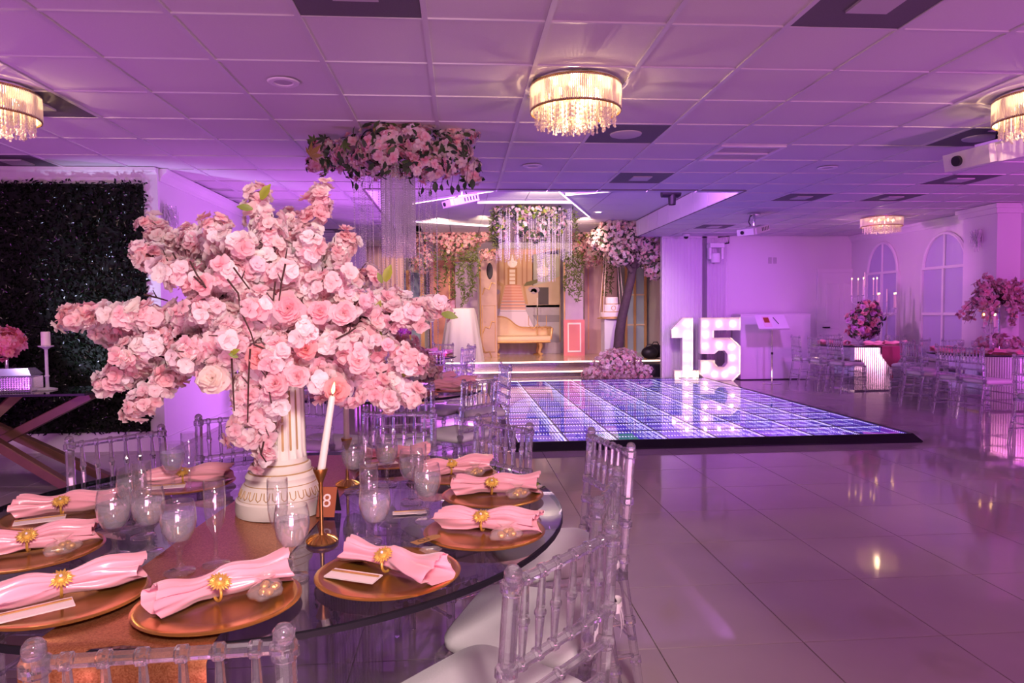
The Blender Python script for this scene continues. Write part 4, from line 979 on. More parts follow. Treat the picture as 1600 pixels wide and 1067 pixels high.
# ------------------------------------------------------------------ stage
STAGEM = mat('stage_floor', (.62, .46, .30), .12, noise=(3, .12))
def step(nm, x0, x1, y0, y1, z0, z1, lb, ledm):
    t = thing(nm, lb, 'stage', (x0, y0, z0))
    MB().box(0, x1 - x0, .01, y1 - y0, 0, z1 - z0).build('platform', STAGEM, t)
    MB().box(0, x1 - x0, -.005, .012, z1 - z0 - .028, z1 - z0 - .004).build('light_strip', ledm, t)
    MB().box(.0, x1 - x0, .003, .010, .01, z1 - z0 - .03).build('riser', MIRROR, t)
step('stage_step', -.35, 4.12, 14.1, 14.62, 0, .13, 'lower stage step edged with a light strip behind the dance floor', LEDWARM)
step('stage_platform', -.3, 4.7, 14.62, 17.5, 0, .29, 'upper stage platform with a glowing front edge and glossy floor', LEDWARM)
SZ = .29
PEACH = mat('backdrop_peach', (.60, .40, .42), .6, noise=(4, .1)); LILAC = mat('backdrop_lilac', (.55, .42, .62), .6, noise=(5, .12)); PINKP = mat('panel_pink', (.70, .22, .26), .5); CREAM = mat('cream_trim', (.80, .66, .50), .45)
ROSEP = mat('rose_panel', (.66, .30, .26), .6, noise=(3, .12)); GOLDM = mat('gold_moulding', (.62, .38, .16), .4, metal=.4)
# painted scenic panels standing on the stage
def flat(name, label, x0, x1, y, z1, m, stripes=(), z0=SZ, th=.06):
    t = thing(name, label, 'scenic panel', (x0, y, z0)); W_ = x1 - x0
    MB().bbox(0, W_, 0, th, 0, z1 - z0, .006).build('board', m, t)
    for s in stripes: MB().box(W_ * s - .015, W_ * s + .015, -.012, 0, .1, z1 - z0 - .1).build('moulding', GOLDM, t)
    return t
def ax(px, Y): return A(px, 500, Y).x
flat('scenic_panel', 'rose and gold scenic wall panel left of the stage behind the draped table', ax(672, 17.1), ax(745, 17.1), 17.0, 2.6, ROSEP, (.42, .62, .97))
fl = flat('scenic_panel', 'narrow lilac scenic panel left of the arched door', ax(712, 16.85), ax(747, 16.85), 16.8, 2.55, LILAC)
fl = flat('scenic_panel', 'lilac scenic panel with a framed pink base right of the staircase picture', ax(881, 16.5), ax(911, 16.5), 16.45, 2.6, LILAC, (.02,))
w_ = ax(911, 16.5) - ax(881, 16.5)
MB().box(-.02, w_ + .02, -.06, -.002, 0, .85).build('pink_base', PINKP, fl)
mb = MB()
for a in ((.07, .10, .08, .78), (w_ - .10, w_ - .07, .08, .78), (.10, w_ - .10, .08, .12), (.10, w_ - .10, .74, .78)): mb.box(a[0], a[1], -.075, -.06, a[2], a[3])
mb.build('white_frame', WHITE, fl)
flat('scenic_panel', 'pale peach scenic wall panel behind the cake', ax(912, 17.1), ax(963, 17.1), 17.0, 2.7, PEACH, (.12, .55))
# carved arched door leaf, opened toward the audience
arch = thing('arched_door', 'tall carved arched door leaf beside the chaise', 'door', (ax(750, 16.3), 16.3, SZ), -.15)
Wd = .40; hd = 2.05
outl = [(0, 0), (Wd, 0), (Wd, hd + .45)] + [(Wd - Wd * math.sin(a), hd + .45 * math.cos(a)) for a in [PI / 2 * k / 10 for k in range(1, 11)]]
DOORM = mat('door_paint', (.50, .34, .29), .45, noise=(5, .1))
MB().add([(x, 0, z) for x, z in outl] + [(x, .05, z) for x, z in outl], [tuple(range(len(outl))), tuple(range(2 * len(outl) - 1, len(outl) - 1, -1))] + [(k, (k + 1) % len(outl), len(outl) + (k + 1) % len(outl), len(outl) + k) for k in range(len(outl))]).build('leaf', DOORM, arch)
MB().tube([(x, -.01, z) for x, z in outl[2:]], .02, 6).tube([(.012, -.01, 0), (.012, -.01, hd)], .02, 6).build('gold_edge', GOLDM, arch, smooth=True)
MB().sphere((.24, -.005, hd - .05), .1, 16, 8, (.75, .12, 1.9)).build('dark_oval', BLACK, arch, smooth='all')
mb = MB()
for z0, s in ((.55, 1), (1.45, 1), (.25, -1)):
    mb.tube([(.06, -.012, z0), (.12, -.016, z0 + .16 * s), (.22, -.016, z0 + .12 * s), (.28, -.016, z0 + .28 * s), (.36, -.012, z0 + .26 * s)], .014, 6)
mb.tube([(.06, -.01, .12), (.36, -.01, .12), (.36, -.01, 1.2), (.06, -.01, 1.2), (.06, -.01, .12)], .009, 5).build('carved_scroll', GOLDM, arch, smooth=True)
# printed backdrop: a grand staircase in perspective (flat print on a stretched frame)
YP = 17.35
bk = thing('printed_backdrop', 'printed backdrop of a grand staircase with two chandeliers', 'backdrop', (0, YP, SZ))
def pr(name, pts, m, lay, nm=None):
    P = [A(x, y, YP) for x, y in pts]; v = [(p.x, -.004 - .0025 * lay, p.z - SZ) for p in P]
    MB().add(v, [tuple(range(len(v)))]).build(name, m, bk)
def pm(n, c): return mat('print_' + n, c, .7)
_b0, _b1 = A(770, 388, YP), A(876, 556, YP); MB().box(_b0.x, _b1.x, -.002, .05, 0, _b0.z - SZ).build('canvas', pm('cream', (.62, .44, .26)), bk)
wallp = pm('wall', (.66, .46, .26)); pr('printed_wall', [(772, 396), (874, 396), (874, 520), (772, 520)], wallp, 1)
pr('printed_cornice', [(772, 390), (874, 390), (874, 397), (772, 397)], pm('cornice', (.78, .50, .36)), 2)
for x in (778, 787, 815, 822, 831): pr('printed_moulding', [(x, 398), (x + 2.2, 398), (x + 2.2, 446), (x, 446)], pm('mould', (.5, .28, .14)), 2)
pr('printed_doorway', [(793, 418), (808, 418), (808, 446), (793, 446)], pm('dw', (.5, .26, .10)), 2); pr('printed_window', [(796, 421), (805, 421), (805, 444), (796, 444)], pm('wn', (.92, .82, .62)), 3)
for y in (426, 432, 438): pr('printed_bar', [(795, y), (806, y), (806, y + 1.4), (795, y + 1.4)], pm('br', (.6, .36, .14)), 4)
pr('printed_gallery', [(832, 398), (874, 390), (874, 432), (858, 440), (832, 447)], pm('gal', (.50, .52, .42)), 2)
pr('printed_gallery_wall', [(822, 452), (874, 434), (874, 480), (822, 480)], pm('gw', (.62, .50, .34)), 3); pr('printed_dark_door', [(841, 449), (857, 449), (857, 476), (841, 476)], pm('dd', (.10, .09, .09)), 4)
pr('printed_floor', [(772, 478), (874, 476), (874, 545), (772, 545)], pm('fl', (.50, .48, .50)), 3); pr('printed_floor_band', [(832, 492), (874, 492), (874, 503), (840, 503)], pm('fb', (.30, .28, .30)), 4)
pr('printed_stair', [(790, 445), (813, 445), (822, 484), (781, 484)], pm('st', (.72, .36, .24)), 5)
for k in range(9):
    y = 447 + k * 4.4; xl = 790 - 9 * (y - 445) / 39; xr_ = 813 + 9 * (y - 445) / 39
    pr('printed_step', [(xl, y), (xr_, y), (xr_, y + .8 + .12 * k), (xl, y + .8 + .12 * k)], pm('sp', (.86, .58, .42)), 6)
pr('printed_carpet', [(782, 484), (821, 484), (842, 528), (768, 528)], pm('cp', (.86, .78, .80)), 6)
for k in range(4): y = 470 + k * 5.2; pr('printed_tread', [(783 - k * 1.2, y), (820 + k * 1.2, y), (820.5 + k * 1.2, y + 1.1), (782.5 - k * 1.2, y + 1.1)], pm('td', (.5, .46, .46)), 7)
pr('printed_banister', [(773, 436), (788, 445), (781, 482), (777, 482), (784, 448), (773, 441)], pm('bn', (.55, .36, .16)), 7); pr('printed_banister', [(840, 437), (816, 444), (821, 475), (825, 475), (820, 448), (840, 441)], pm('bn2', (.55, .36, .16)), 7)
pr('printed_vine', [(840, 436), (822, 441), (818, 447), (828, 446), (839, 442)], pm('vn', (.20, .20, .08)), 8)
CHW = pm('ch', (.98, .92, .80))
for (x, y, s) in ((800.5, 412, 1), (849, 424, 1.35)):
    pr('printed_chandelier', [(x - 1 * s, y - 14 * s), (x + 1 * s, y - 14 * s), (x + 2.5 * s, y - 5 * s), (x + 8 * s, y - 3 * s), (x + 7 * s, y + 2 * s), (x + 3 * s, y + 6 * s), (x - 3 * s, y + 6 * s), (x - 7 * s, y + 2 * s), (x - 8 * s, y - 3 * s), (x - 2.5 * s, y - 5 * s)], CHW, 8)
for x, y in ((834, 455), (830, 452), (838, 453), (776, 456)): pr('printed_flowers', [(x + 5 * math.cos(a), y + 4.5 * math.sin(a)) for a in [2 * PI * k / 8 for k in range(8)]], pm('pf', (.45, .38, .40)), 8)
curtain('drape', '', (.0, -.05, 0), (0, 0, 0), 0, .01, 1, 0, CLOTHW, parent=bk) if False else None
cr = _b1.x - _b0.x
o = MB().grid(lambda u, v: (_b0.x + cr * u, YP - .08 + .02 * math.sin(u * 46), SZ + .002 + v * .28), 90, 3).build('backdrop_skirt', CLOTHW, None, smooth='all'); tag(o, 'gathered cream skirt along the foot of the staircase backdrop', 'fabric')
# standing candelabrum in front of print
p = A(840, 520, 17.0); cb = thing('floor_candelabrum', 'slim gold three-arm candelabrum behind the chaise', 'candelabrum', (p.x, 17.0, SZ))
MB().lathe([(0, 0), (.12, 0), (.1, .02), (.015, .05)], 16).build('foot', GOLDM, cb, smooth=True)
MB().tube([(0, 0, .03), (0, 0, 1.15)], .011, 6).build('stem', GOLDM, cb)
for dx in (-.22, .22): MB().tube([(0, 0, .75), (dx * .5, 0, .62), (dx, 0, .72), (dx, 0, .95)], .009, 6).build('arm', GOLDM, cb, smooth=True)
for dx, z in ((-.22, .95), (0, 1.15), (.22, .95)): MB().lathe([(0, z), (.014, z), (.014, z + .24), (0, z + .24)], 10).build('candle', WAX, cb)
# chaise longue
def chaise():
    Y0 = 16.45; p0 = A(771, 552, Y0); x0 = p0.x; x1 = A(862, 552, Y0).x; L_ = x1 - x0
    t = thing('chaise_longue', 'cream chaise longue with gold carved trim and one curved high end', 'sofa', (x0, Y0, SZ))
    FAB = mat('cream_upholstery', (.80, .60, .36), .6, noise=(20, .05))
    def seat(u, v):
        a = 2 * PI * v; k = 1 - .04 * abs(2 * u - 1) ** 6; return (L_ * (.02 + .96 * u), .30 + .29 * k * (1 if math.cos(a) > 0 else -1) * abs(math.cos(a)) ** .35, .40 + .075 * (1 if math.sin(a) > 0 else -1) * abs(math.sin(a)) ** .4)
    MB().grid(seat, 24, 24).build('seat_cushion', FAB, t, smooth='all')
    def top(u): return .62 + .30 * (1 / (1 + math.exp((u - .36) * 17))) + .03 * u
    mb = MB().grid(lambda u, v: (L_ * u, .60 + .06 * math.sin(PI * v), .42 + (top(u) - .42) * (v if v < 1 else 1)), 30, 6); mb.grid(lambda u, v: (L_ * u, .68, .42 + (top(u) - .42) * v), 30, 1); mb.build('backrest', FAB, t, smooth='all')
    MB().tube([(L_ * k / 30, .62, top(k / 30) + .012) for k in range(31)], .022, 8).build('carved_top_rail', GOLDM, t, smooth=True)
    MB().tube([(L_ * .99, .62, .64), (L_ * 1.01, .35, .66), (L_ * 1.02, .1, .64), (L_ * 1.0, .05, .5), (L_ * .99, .06, .38)], .03, 8).build('scroll_arm', GOLDM, t, smooth=True)
    MB().grid(lambda u, v: (L_ * (.985), .06 + .55 * u, .42 + .22 * v), 6, 3).build('arm_panel', FAB, t)
    MB().tube([(0.02, .02, .335), (L_ * .5, .0, .33), (L_ * .98, .02, .335)], .026, 8).build('front_rail', GOLDM, t, smooth=True)
    for fx in (.06, .8):
        for fy in (.08, .55): MB().tube([(L_ * fx, fy, .34), (L_ * fx + .03, fy, .22), (L_ * fx - .01, fy, .08), (L_ * fx + .05, fy, .012)], [.06, .045, .035, .05], 8).build('leg', GOLDM, t, smooth=True)
chaise()
# draped pedestal table with plume
p = A(722, 577, 14.75); dt = thing('draped_table', 'tall round table under a floor-length white cloth left of the stage', 'table', (p.x, 15.0, SZ))
def cloth(u, v):
    a = 2 * PI * u; r_ = .30 + (.30 if True else 0) * (1 - v) * .55 + .022 * (1 - v) * math.sin(11 * a) + .01 * math.sin(5 * a); 
    if v >= .995: r_ = .29
    return (r_ * math.cos(a), r_ * math.sin(a), v * 1.12)
mb = MB().grid(cloth, 88, 8, closed_u=True); mb.lathe([(.29, 1.12), (.27, 1.135), (0, 1.137)], 40); mb.build('tablecloth', CLOTHW, dt, smooth='all')
FEATH = mat('feather_white', (.85, .80, .82), .8, translucent=.4)
pf = thing('feather_plume', 'fluffy white feather plume beside the draped table', 'plume', (p.x - .62, 15.0, SZ)); mb = MB()
MB().lathe([(0, 0), (.1, 0), (.1, .02), (.02, .04), (.02, 1.0), (.06, 1.15)], 14).build('vase', METAL, pf, smooth=True)
for k in range(260):
    d = rdir(); d.z = abs(d.z) * .9 + .05; b = Vector((0, 0, 1.1)) + d * random.uniform(.05, .3); e = b + (d + rdir() * .6).normalized() * .13; s_ = d.orthogonal().normalized() * .014
    mb.add([b - s_, b + s_, e], [(0, 1, 2)])
tag(mb.build('plumes', FEATH, pf), kind='stuff')

# flowering garlands, tree and hanging pieces over the stage
def garland(name, label, cat, blobs, nleaf, fern, tpl=BL_LO, sc=(1.4, 2.0), loc=(0, 0, 0), tn=(.8, 1.05)):
    t = thing(name, label, cat, loc); blobs = [(c, r_, int(n * 1.9)) for c, r_, n in blobs]; nleaf = int(nleaf * 1.3); sc = (sc[0] * .75, sc[1] * .75)
    scatter(tpl, [(p, n, random.uniform(*sc), tint(*tn)) for p, n in cloud(blobs)], PETAL, 'blossoms', t)
    lv = cloud([(c, (r_[0] * 1.05, r_[1] * 1.05, r_[2] * 1.05), int(nleaf * n / sum(b[2] for b in blobs))) for c, r_, n in blobs])
    scatter(LEAF_D + LEAF_G, [(p, n, random.uniform(1.2, 2), (1, 1, 1)) for p, n in lv], LEAFM, 'leaves', t)
    fi = []
    for (x, y, z, L_) in fern:
        for k in range(int(L_ / .009)):
            q = k * .009; fi.append((Vector((x + .02 * math.sin(q * 9 + x * 7) + random.gauss(0, .012), y + random.gauss(0, .012), z - q)), Vector((random.gauss(0, 1), random.gauss(0, 1), .3)), random.uniform(.8, 1.2), (1, 1, 1)))
    scatter(FERN, fi, LEAFM, 'trailing_ferns', t)
    return t
Yg = 15.6
def bl(px, py, Y, rx, ry, rz, n): q = A(px, py, Y); return (q, (rx, ry, rz), n)
garland('flower_garland', 'pink and white blossom garland with trailing ferns over the left of the stage', 'flowers',
        [bl(665, 365, Yg, .4, .3, .28, 150), bl(700, 372, Yg, .4, .3, .28, 170), bl(730, 375, Yg, .35, .3, .26, 150), bl(660, 405, Yg, .3, .3, .35, 100), bl(705, 390, Yg, .35, .3, .25, 120), bl(752, 365, Yg - .2, .25, .2, .2, 70), bl(762, 398, Yg - .3, .2, .15, .12, 40)], 190,
        [(A(x, 392, Yg - .3).x, Yg - .3, A(x, y, Yg - .3).z, L_) for x, y, L_ in ((683, 395, .9), (695, 392, .75), (707, 395, 1.0), (718, 392, .9), (724, 398, 1.1), (733, 388, 1.1), (738, 392, .95), (746, 380, .7))])
tr = garland('flower_garland', 'blossom garland with purple-lit ferns above the lilac panel right of the stage', 'flowers',
        [bl(915, 365, Yg, .35, .3, .3, 150), bl(945, 362, Yg, .4, .3, .3, 150), bl(925, 400, Yg, .35, .25, .3, 110), bl(905, 385, Yg - .3, .2, .15, .25, 50)], 120,
        [(A(x, 395, Yg - .4).x, Yg - .4, A(x, y, Yg - .4).z, L_) for x, y, L_ in ((884, 392, .9), (890, 392, 1.0), (896, 393, .9), (902, 394, 1.1), (908, 395, .85), (946, 400, .9), (955, 400, .8))])
# tree
Yt = 13.7; pb = A(962, 585, Yt); tree = thing('blossom_tree', 'blossoming artificial tree with a leaning dark trunk right of the cake', 'tree', (pb.x, Yt, 0))
def tp(px, py, dy=0): return A(px, py, Yt + dy) - Vector((pb.x, Yt, 0))
MB().tube([(0, 0, 0), tp(968, 520), tp(972, 495), tp(978, 470), tp(985, 440), tp(990, 415), tp(993, 395)], [.11, .10, .095, .09, .085, .075, .05], 10).build('trunk', BARK, tree, smooth=True)
for path in (((988, 425), (970, 400), (950, 378), (932, 362)), ((990, 415), (1000, 395), (1008, 375), (1015, 360)), ((990, 420), (1005, 408), (1022, 402), (1035, 392)), ((986, 420), (975, 395), (965, 370))): MB().tube([tp(*q, random.uniform(-.2, .2)) for q in path], [.05, .035, .025, .012][:len(path)], 8).build('branch', BARK, tree, smooth=True)
def tb(px, py, dy, r_, n): return (tp(px, py, dy), (r_, r_ * .9, r_ * .8), n)
blobs = [tb(985, 368, 0, .38, 190), tb(960, 360, -.1, .36, 150), tb(1005, 375, .1, .36, 150), tb(970, 395, -.2, .34, 120), tb(1015, 400, 0, .30, 90), tb(1022, 425, 0, .2, 45), tb(1028, 390, 0, .2, 40), tb(940, 375, 0, .3, 80)]
scatter(BL_WH, [(p, n, random.uniform(1.1, 1.6), tint(.8, 1.02)) for p, n in cloud([(c, r_, n * 2) for c, r_, n in blobs])], PETAL, 'blossoms', tree)
scatter(LEAF_D, [(p, n, random.uniform(1.5, 2.4), (1, 1, 1)) for p, n in cloud([(c, (r_[0] * .9,) * 3, n // 2) for c, r_, n in blobs])], LEAFM, 'leaves', tree)
# ceiling arrangement with curtains of crystal in front of the stage
p = G(832, 322, HC); hg = garland('hanging_flower_piece', 'flowers, greenery and crystal curtains hanging before the staircase backdrop', 'flowers',
        [((-.0, 0, -.10), (.62, .3, .10), 170), ((-.55, 0, -.3), (.13, .12, .3), 60), ((.15, -.1, -.38), (.10, .1, .2), 40), ((-.2, -.1, -.33), (.12, .1, .2), 50), ((.42, 0, -.3), (.15, .1, .22), 50), ((.0, -.1, -.5), (.1, .1, .12), 24)], 330,
        [(-.66 + .03 * k, 0, -.05, .62) for k in range(3)] + [(.70, 0, -.05, .5)], BL_WH, (1, 1.5), (p.x, p.y, HC))
hg['label'] = 'flowers, greenery and crystal curtains hanging before the staircase backdrop'
def strands(name, parent, pts, bead=.006, step_=.035, m=CRYST, th=.0016):
    mb = MB()
    for x, y, z0, z1 in pts:
        mb.tube([(x, y, z0), (x, y, z1)], th, 3, cap=False)
        n = int((z0 - z1) / step_)
        for k in range(n):
            z = z0 - (k + .5) * step_; mb.add([(x - bead, y, z), (x, y - bead, z), (x + bead, y, z), (x, y + bead, z), (x, y, z - bead), (x, y, z + bead)], [(0, 1, 5), (1, 2, 5), (2, 3, 5), (3, 0, 5), (1, 0, 4), (2, 1, 4), (3, 2, 4), (0, 3, 4)])
    return tag(mb.build(name, m, parent), kind='stuff')
strands('crystal_strands', hg, [(random.uniform(-.6, .66), random.uniform(-.2, .2), -.05, -.75 - .2 * random.random()) for _ in range(120)] + [(.05 + .3 * random.random(), -.15 + .2 * random.random(), -.2, -1.25) for _ in range(26)], .008, .04)
# cake on its pedestal, flowers at the foot
Yk = 14.35; p = A(956, 590, Yk)
kp = thing('cake_pedestal', 'slim white square pedestal under the cake', 'pedestal', (p.x, Yk, .13)); MB().bbox(-.19, .19, -.19, .19, 0, 1.05, .01).build('shaft', WHITE, kp); MB().bbox(-.22, .22, -.22, .22, 0, .06, .01).build('foot', WHITE, kp)
kz = 1.18
sw = thing('cake_board', 'gold hanging tray carrying the cake', 'tray', (p.x, Yk, kz)); MB().lathe([(0, 0), (.30, 0), (.30, .025), (0, .025)], 32).build('tray', GOLDM, sw, smooth=True)
for a in (.6, 2.5, 3.8, 5.7): MB().tube([(.28 * math.cos(a), .28 * math.sin(a), .02), (.12 * math.cos(a), .12 * math.sin(a), 1.85)], .006, 5).build('rope', CREAM, sw)
ck = thing('tiered_cake', 'three-tier white cake with gold bands and a round crest', 'cake', (p.x, Yk, kz + .026))
ICE = mat('icing', (.86, .78, .76), .5)
for r_, z0, z1 in ((.235, 0, .11), (.175, .11, .27), (.13, .27, .42)): MB().lathe([(0, z0), (r_, z0), (r_, z1 - .008), (r_ - .008, z1), (0, z1)], 36).build('tier', ICE, ck, smooth=True); MB().lathe([(r_, z0), (r_ + .008, z0 + .004), (r_ + .008, z0 + .014), (r_, z0 + .018)], 36).build('gold_band', GOLDM, ck, smooth=True)
MB().tube([(.045 * math.cos(a), -.176, .195 + .045 * math.sin(a)) for a in [2 * PI * k / 14 for k in range(14)]], .006, 5, closed=True).build('crest', GOLDM, ck)
garland('flower_mound', 'mound of pink blossoms on the floor before the cake pedestal', 'flowers', [((0, 0, .28), (.50, .35, .36), 360), ((-.45, .05, .14), (.25, .25, .14), 80), ((.42, 0, .15), (.28, .25, .16), 80)], 18, [], BL_WH, (1.5, 2.2), (p.x - .14, 13.2, .0))
# tall window-like scenic mirror and cloth behind the tree
sm = thing('scenic_window', 'gold framed tall window panel behind the tree trunk', 'scenic panel', (ax(978, 17.2), 17.2, SZ))
w_ = ax(1002, 17.2) - ax(972, 17.2); MB().box(0, w_, 0, .03, 0, 2.2).build('pane', mat('cool_pane', (.45, .60, .66), .3), sm)
for xx in (0, w_ * .45, w_): MB().box(xx - .03, xx + .03, -.04, 0, 0, 2.25).build('post', GOLDM, sm)
for zz in (.7, 1.45, 2.2): MB().box(0, w_, -.035, 0, zz - .02, zz + .02).build('bar', CREAM, sm)
# left side of the stage: gold framed pane and tall curtains
sm = thing('scenic_window', 'narrow gold framed window panel left of the stage', 'scenic panel', (ax(618, 16.9), 16.9, SZ))
sm.location.z = .0; w_ = ax(660, 16.9) - ax(618, 16.9); MB().box(0, w_, 0, .03, 0, 2.3).build('pane', mat('cool_pane2', (.30, .42, .52), .3), sm)
for xx in (0, w_ * .5, w_): MB().box(xx - .05, xx + .05, -.05, 0, 0, 2.35).build('post', GOLDM, sm)
curtain('tall_curtain', 'beige curtain at the left end of the stage', (ax(569, 15.4), 15.4, 0), (ax(632, 15.4), 15.4, 0), .02, 2.9, 9, .04, mat('beige_cloth', (.62, .44, .40), .8))
# sheer curtain right of the stage
curtain('sheer_curtain', 'long sheer white curtain right of the stage', (3.95, 13.33, 0), (5.22, 13.33, 0), .02, H - .03, 15, .035, SHEER)
# dark bags and boxes on the right end of the stage
for px, py, Y, r_, lb in ((1015, 548, 14.9, .17, 'dark rounded bag on the stage beside the sheer curtain'), (1024, 538, 15.2, .19, 'larger dark bag leaning behind the first one on the stage')):
    q = A(px, py, Y); t = thing('bag', lb, 'bag', (q.x, Y, SZ)); MB().sphere((0, 0, r_ * .8), r_, 16, 10, (1.1, .8, .8)).build('body', BLACK, t, smooth='all'); MB().tube([(-.08, 0, r_ * 1.5), (-.04, 0, r_ * 1.85), (.04, 0, r_ * 1.85), (.08, 0, r_ * 1.5)], .012, 6).build('handle', BLACK, t, smooth=True)
t = thing('stage_monitor', 'black speaker cabinet on the lower step left of the marquee numeral 1', 'speaker', (3.62, 13.75, 0)); MB().bbox(0, .42, 0, .3, 0, .26, .015).build('cabinet', BLACK, t); MB().box(.02, .40, -.006, 0, .02, .24).build('grille', DKRIM, t); MB().lathe([(0, .0), (.09, .0)], 18, Matrix.Translation((.21, -.008, .13)) @ Matrix.Rotation(PI / 2, 4, 'X')).build('cone', BLACK, t)

# light lines on the raised ceiling, downlight
for k, (a, b) in enumerate((((645, 318), (773, 298)), ((746, 317), (894, 317)), ((872, 298), (921, 339)), ((884, 305), (965, 298)), ((645, 346), (766, 354)))):
    P0, P1 = G(*a, HC - .03), G(*b, HC - .03); d = P1 - P0; t = thing('light_bar', ('thin light bar at the left rising toward the near lip of the raised ceiling', 'thin straight light bar over the hanging flower piece', 'thin diagonal light bar right of the hanging flower piece', 'short light bar meeting the near lip at right', 'thin light bar above the left stage garland')[k], 'light bar', P0, math.atan2(d.y, d.x))
    MB().box(0, d.length, -.009, .009, -.008, .0).build('diffuser', LEDPINK, t); MB().box(0, d.length, -.013, .013, 0, .03).build('channel', WHITE, t)
q = A(935, 331, 12.2); q = G(935, 331, HC); t = thing('downlight', 'bright recessed spot over the right end of the stage', 'downlight', q); MB().lathe([(.05, 0), (.055, -.01), (.085, -.01), (.09, 0)], 24).build('trim_ring', WHITE, t, smooth=True); MB().lathe([(0, -.004), (.05, -.004)], 20).build('lens', emit('spot_lens', (1, .8, .6), 12), t)

# ceiling flower ring with crystal column near the camera
p = G(606, 208, H); cf = thing('ceiling_flower_ring', 'white and pink flower cluster with dark leaves fixed to the ceiling', 'flowers', (p.x, p.y, H))
Yc_ = p.y
def cb_(px, py, dy, rx, rz, n): q = A(px, py, Yc_ + dy); return (q - Vector((p.x, p.y, H)), (rx, rx * .8, rz * 1.15), n)
blobs = [cb_(628, 200, -.05, .17, .10, 60), cb_(598, 222, -.2, .2, .13, 90), cb_(645, 220, -.2, .2, .13, 90), cb_(715, 210, 0, .17, .13, 80), cb_(700, 240, -.1, .2, .14, 80), cb_(560, 240, -.05, .22, .13, 80), cb_(515, 240, .1, .17, .10, 55), cb_(500, 255, .1, .1, .08, 30), cb_(735, 268, 0, .09, .10, 28), cb_(610, 252, -.2, .3, .10, 90), cb_(670, 262, -.2, .2, .09, 50), cb_(570, 255, .3, .3, .12, 60)]
scatter(BL_WH + BL_LO[:1], [(q, n, random.uniform(1.1, 1.7), tint(.88, 1.06)) for q, n in cloud(blobs)], PETAL, 'blossoms', cf)
lv = cloud([(c, (r_[0] * 1.12, r_[1] * 1.1, r_[2] * 1.15), int(n * .75)) for c, r_, n in blobs])
scatter(LEAF_D, [(q, n, random.uniform(.9, 1.5), (1, 1, 1)) for q, n in lv], LEAFM, 'leaves', cf)
mp_me = [np_mesh('maple_leaf', *maple_tpl((.06, .10, .02), .08), LEAFM), np_mesh('maple_leaf', *maple_tpl((.24, .17, .02), .10), LEAFM), np_mesh('maple_leaf', *maple_tpl((.03, .05, .02), .08), LEAFM)]
for px, py, k in ((490, 220, 0), (508, 217, 2), (484, 244, 1), (585, 193, 1), (670, 250, 1), (548, 265, 2), (606, 190, 0), (725, 245, 2), (600, 262, 2), (535, 224, 0), (690, 192, 0), (640, 262, 2)):
    q = A(px, py, Yc_ - .28) - Vector((p.x, p.y, H)); link('maple_leaf', mp_me[k], cf, q, basis(Vector((random.gauss(0, .3), -1, random.gauss(0, .3))), random.random() * 6).to_euler(), random.uniform(.9, 1.3))
rl_me = np_mesh('drooping_leaf', *leaf_tpl(31, (.03, .055, .03), .075, .045), LEAFM)
for px, py in ((548, 285), (556, 290), (568, 286), (580, 290), (660, 296), (672, 300), (690, 292), (705, 294), (716, 292), (728, 288), (738, 284), (655, 302), (700, 284), (680, 288)):
    q = A(px, py - 4, Yc_ - .1) - Vector((p.x, p.y, H)); MB().tube([q, q + Vector((.01, .01, .05)), q + Vector((.02, .03, .15))], .0018, 5).build('leaf_stalk', TWIG, cf); link('drooping_leaf', rl_me, cf, q, (0, random.uniform(1.0, 1.6), random.uniform(0, 6.28)), random.uniform(.7, 1.1))
MB().lathe([(0, 0), (.12, 0), (.12, -.03), (0, -.03)], 30).build('mount_disc', BLACK, cf)
q0 = A(622, 300, Yc_); st = thing('crystal_strand_column', 'column of white crystal strands hanging from the ceiling flowers', 'crystal strands', (q0.x, Yc_, H))
zb = A(622, 404, Yc_).z - H
strands('dense_strands', st, [(.135 * math.cos(a) * k, .135 * math.sin(a) * k, -.3, zb + .02 * random.random()) for k, nn in ((1, 64), (.75, 40), (.45, 24)) for a in [2 * PI * q / nn for q in range(nn)]], .0052, .018, th=.0014)
zb2 = A(640, 565, Yc_).z - H
ol = []
for k in range(34):
    a = 2 * PI * k / 34; rr = .33 if k % 2 else .26; ol.append((rr * math.cos(a) - .02, rr * math.sin(a), -.3, random.uniform(zb2, zb - .15)))
strands('outer_strands', st, ol, .0055, .020, th=.001)
MB().lathe([(.13, -.30), (.14, -.30), (.14, -.285), (.13, -.285), (.13, -.30)], 30).build('hoop', METAL, st, smooth=True)

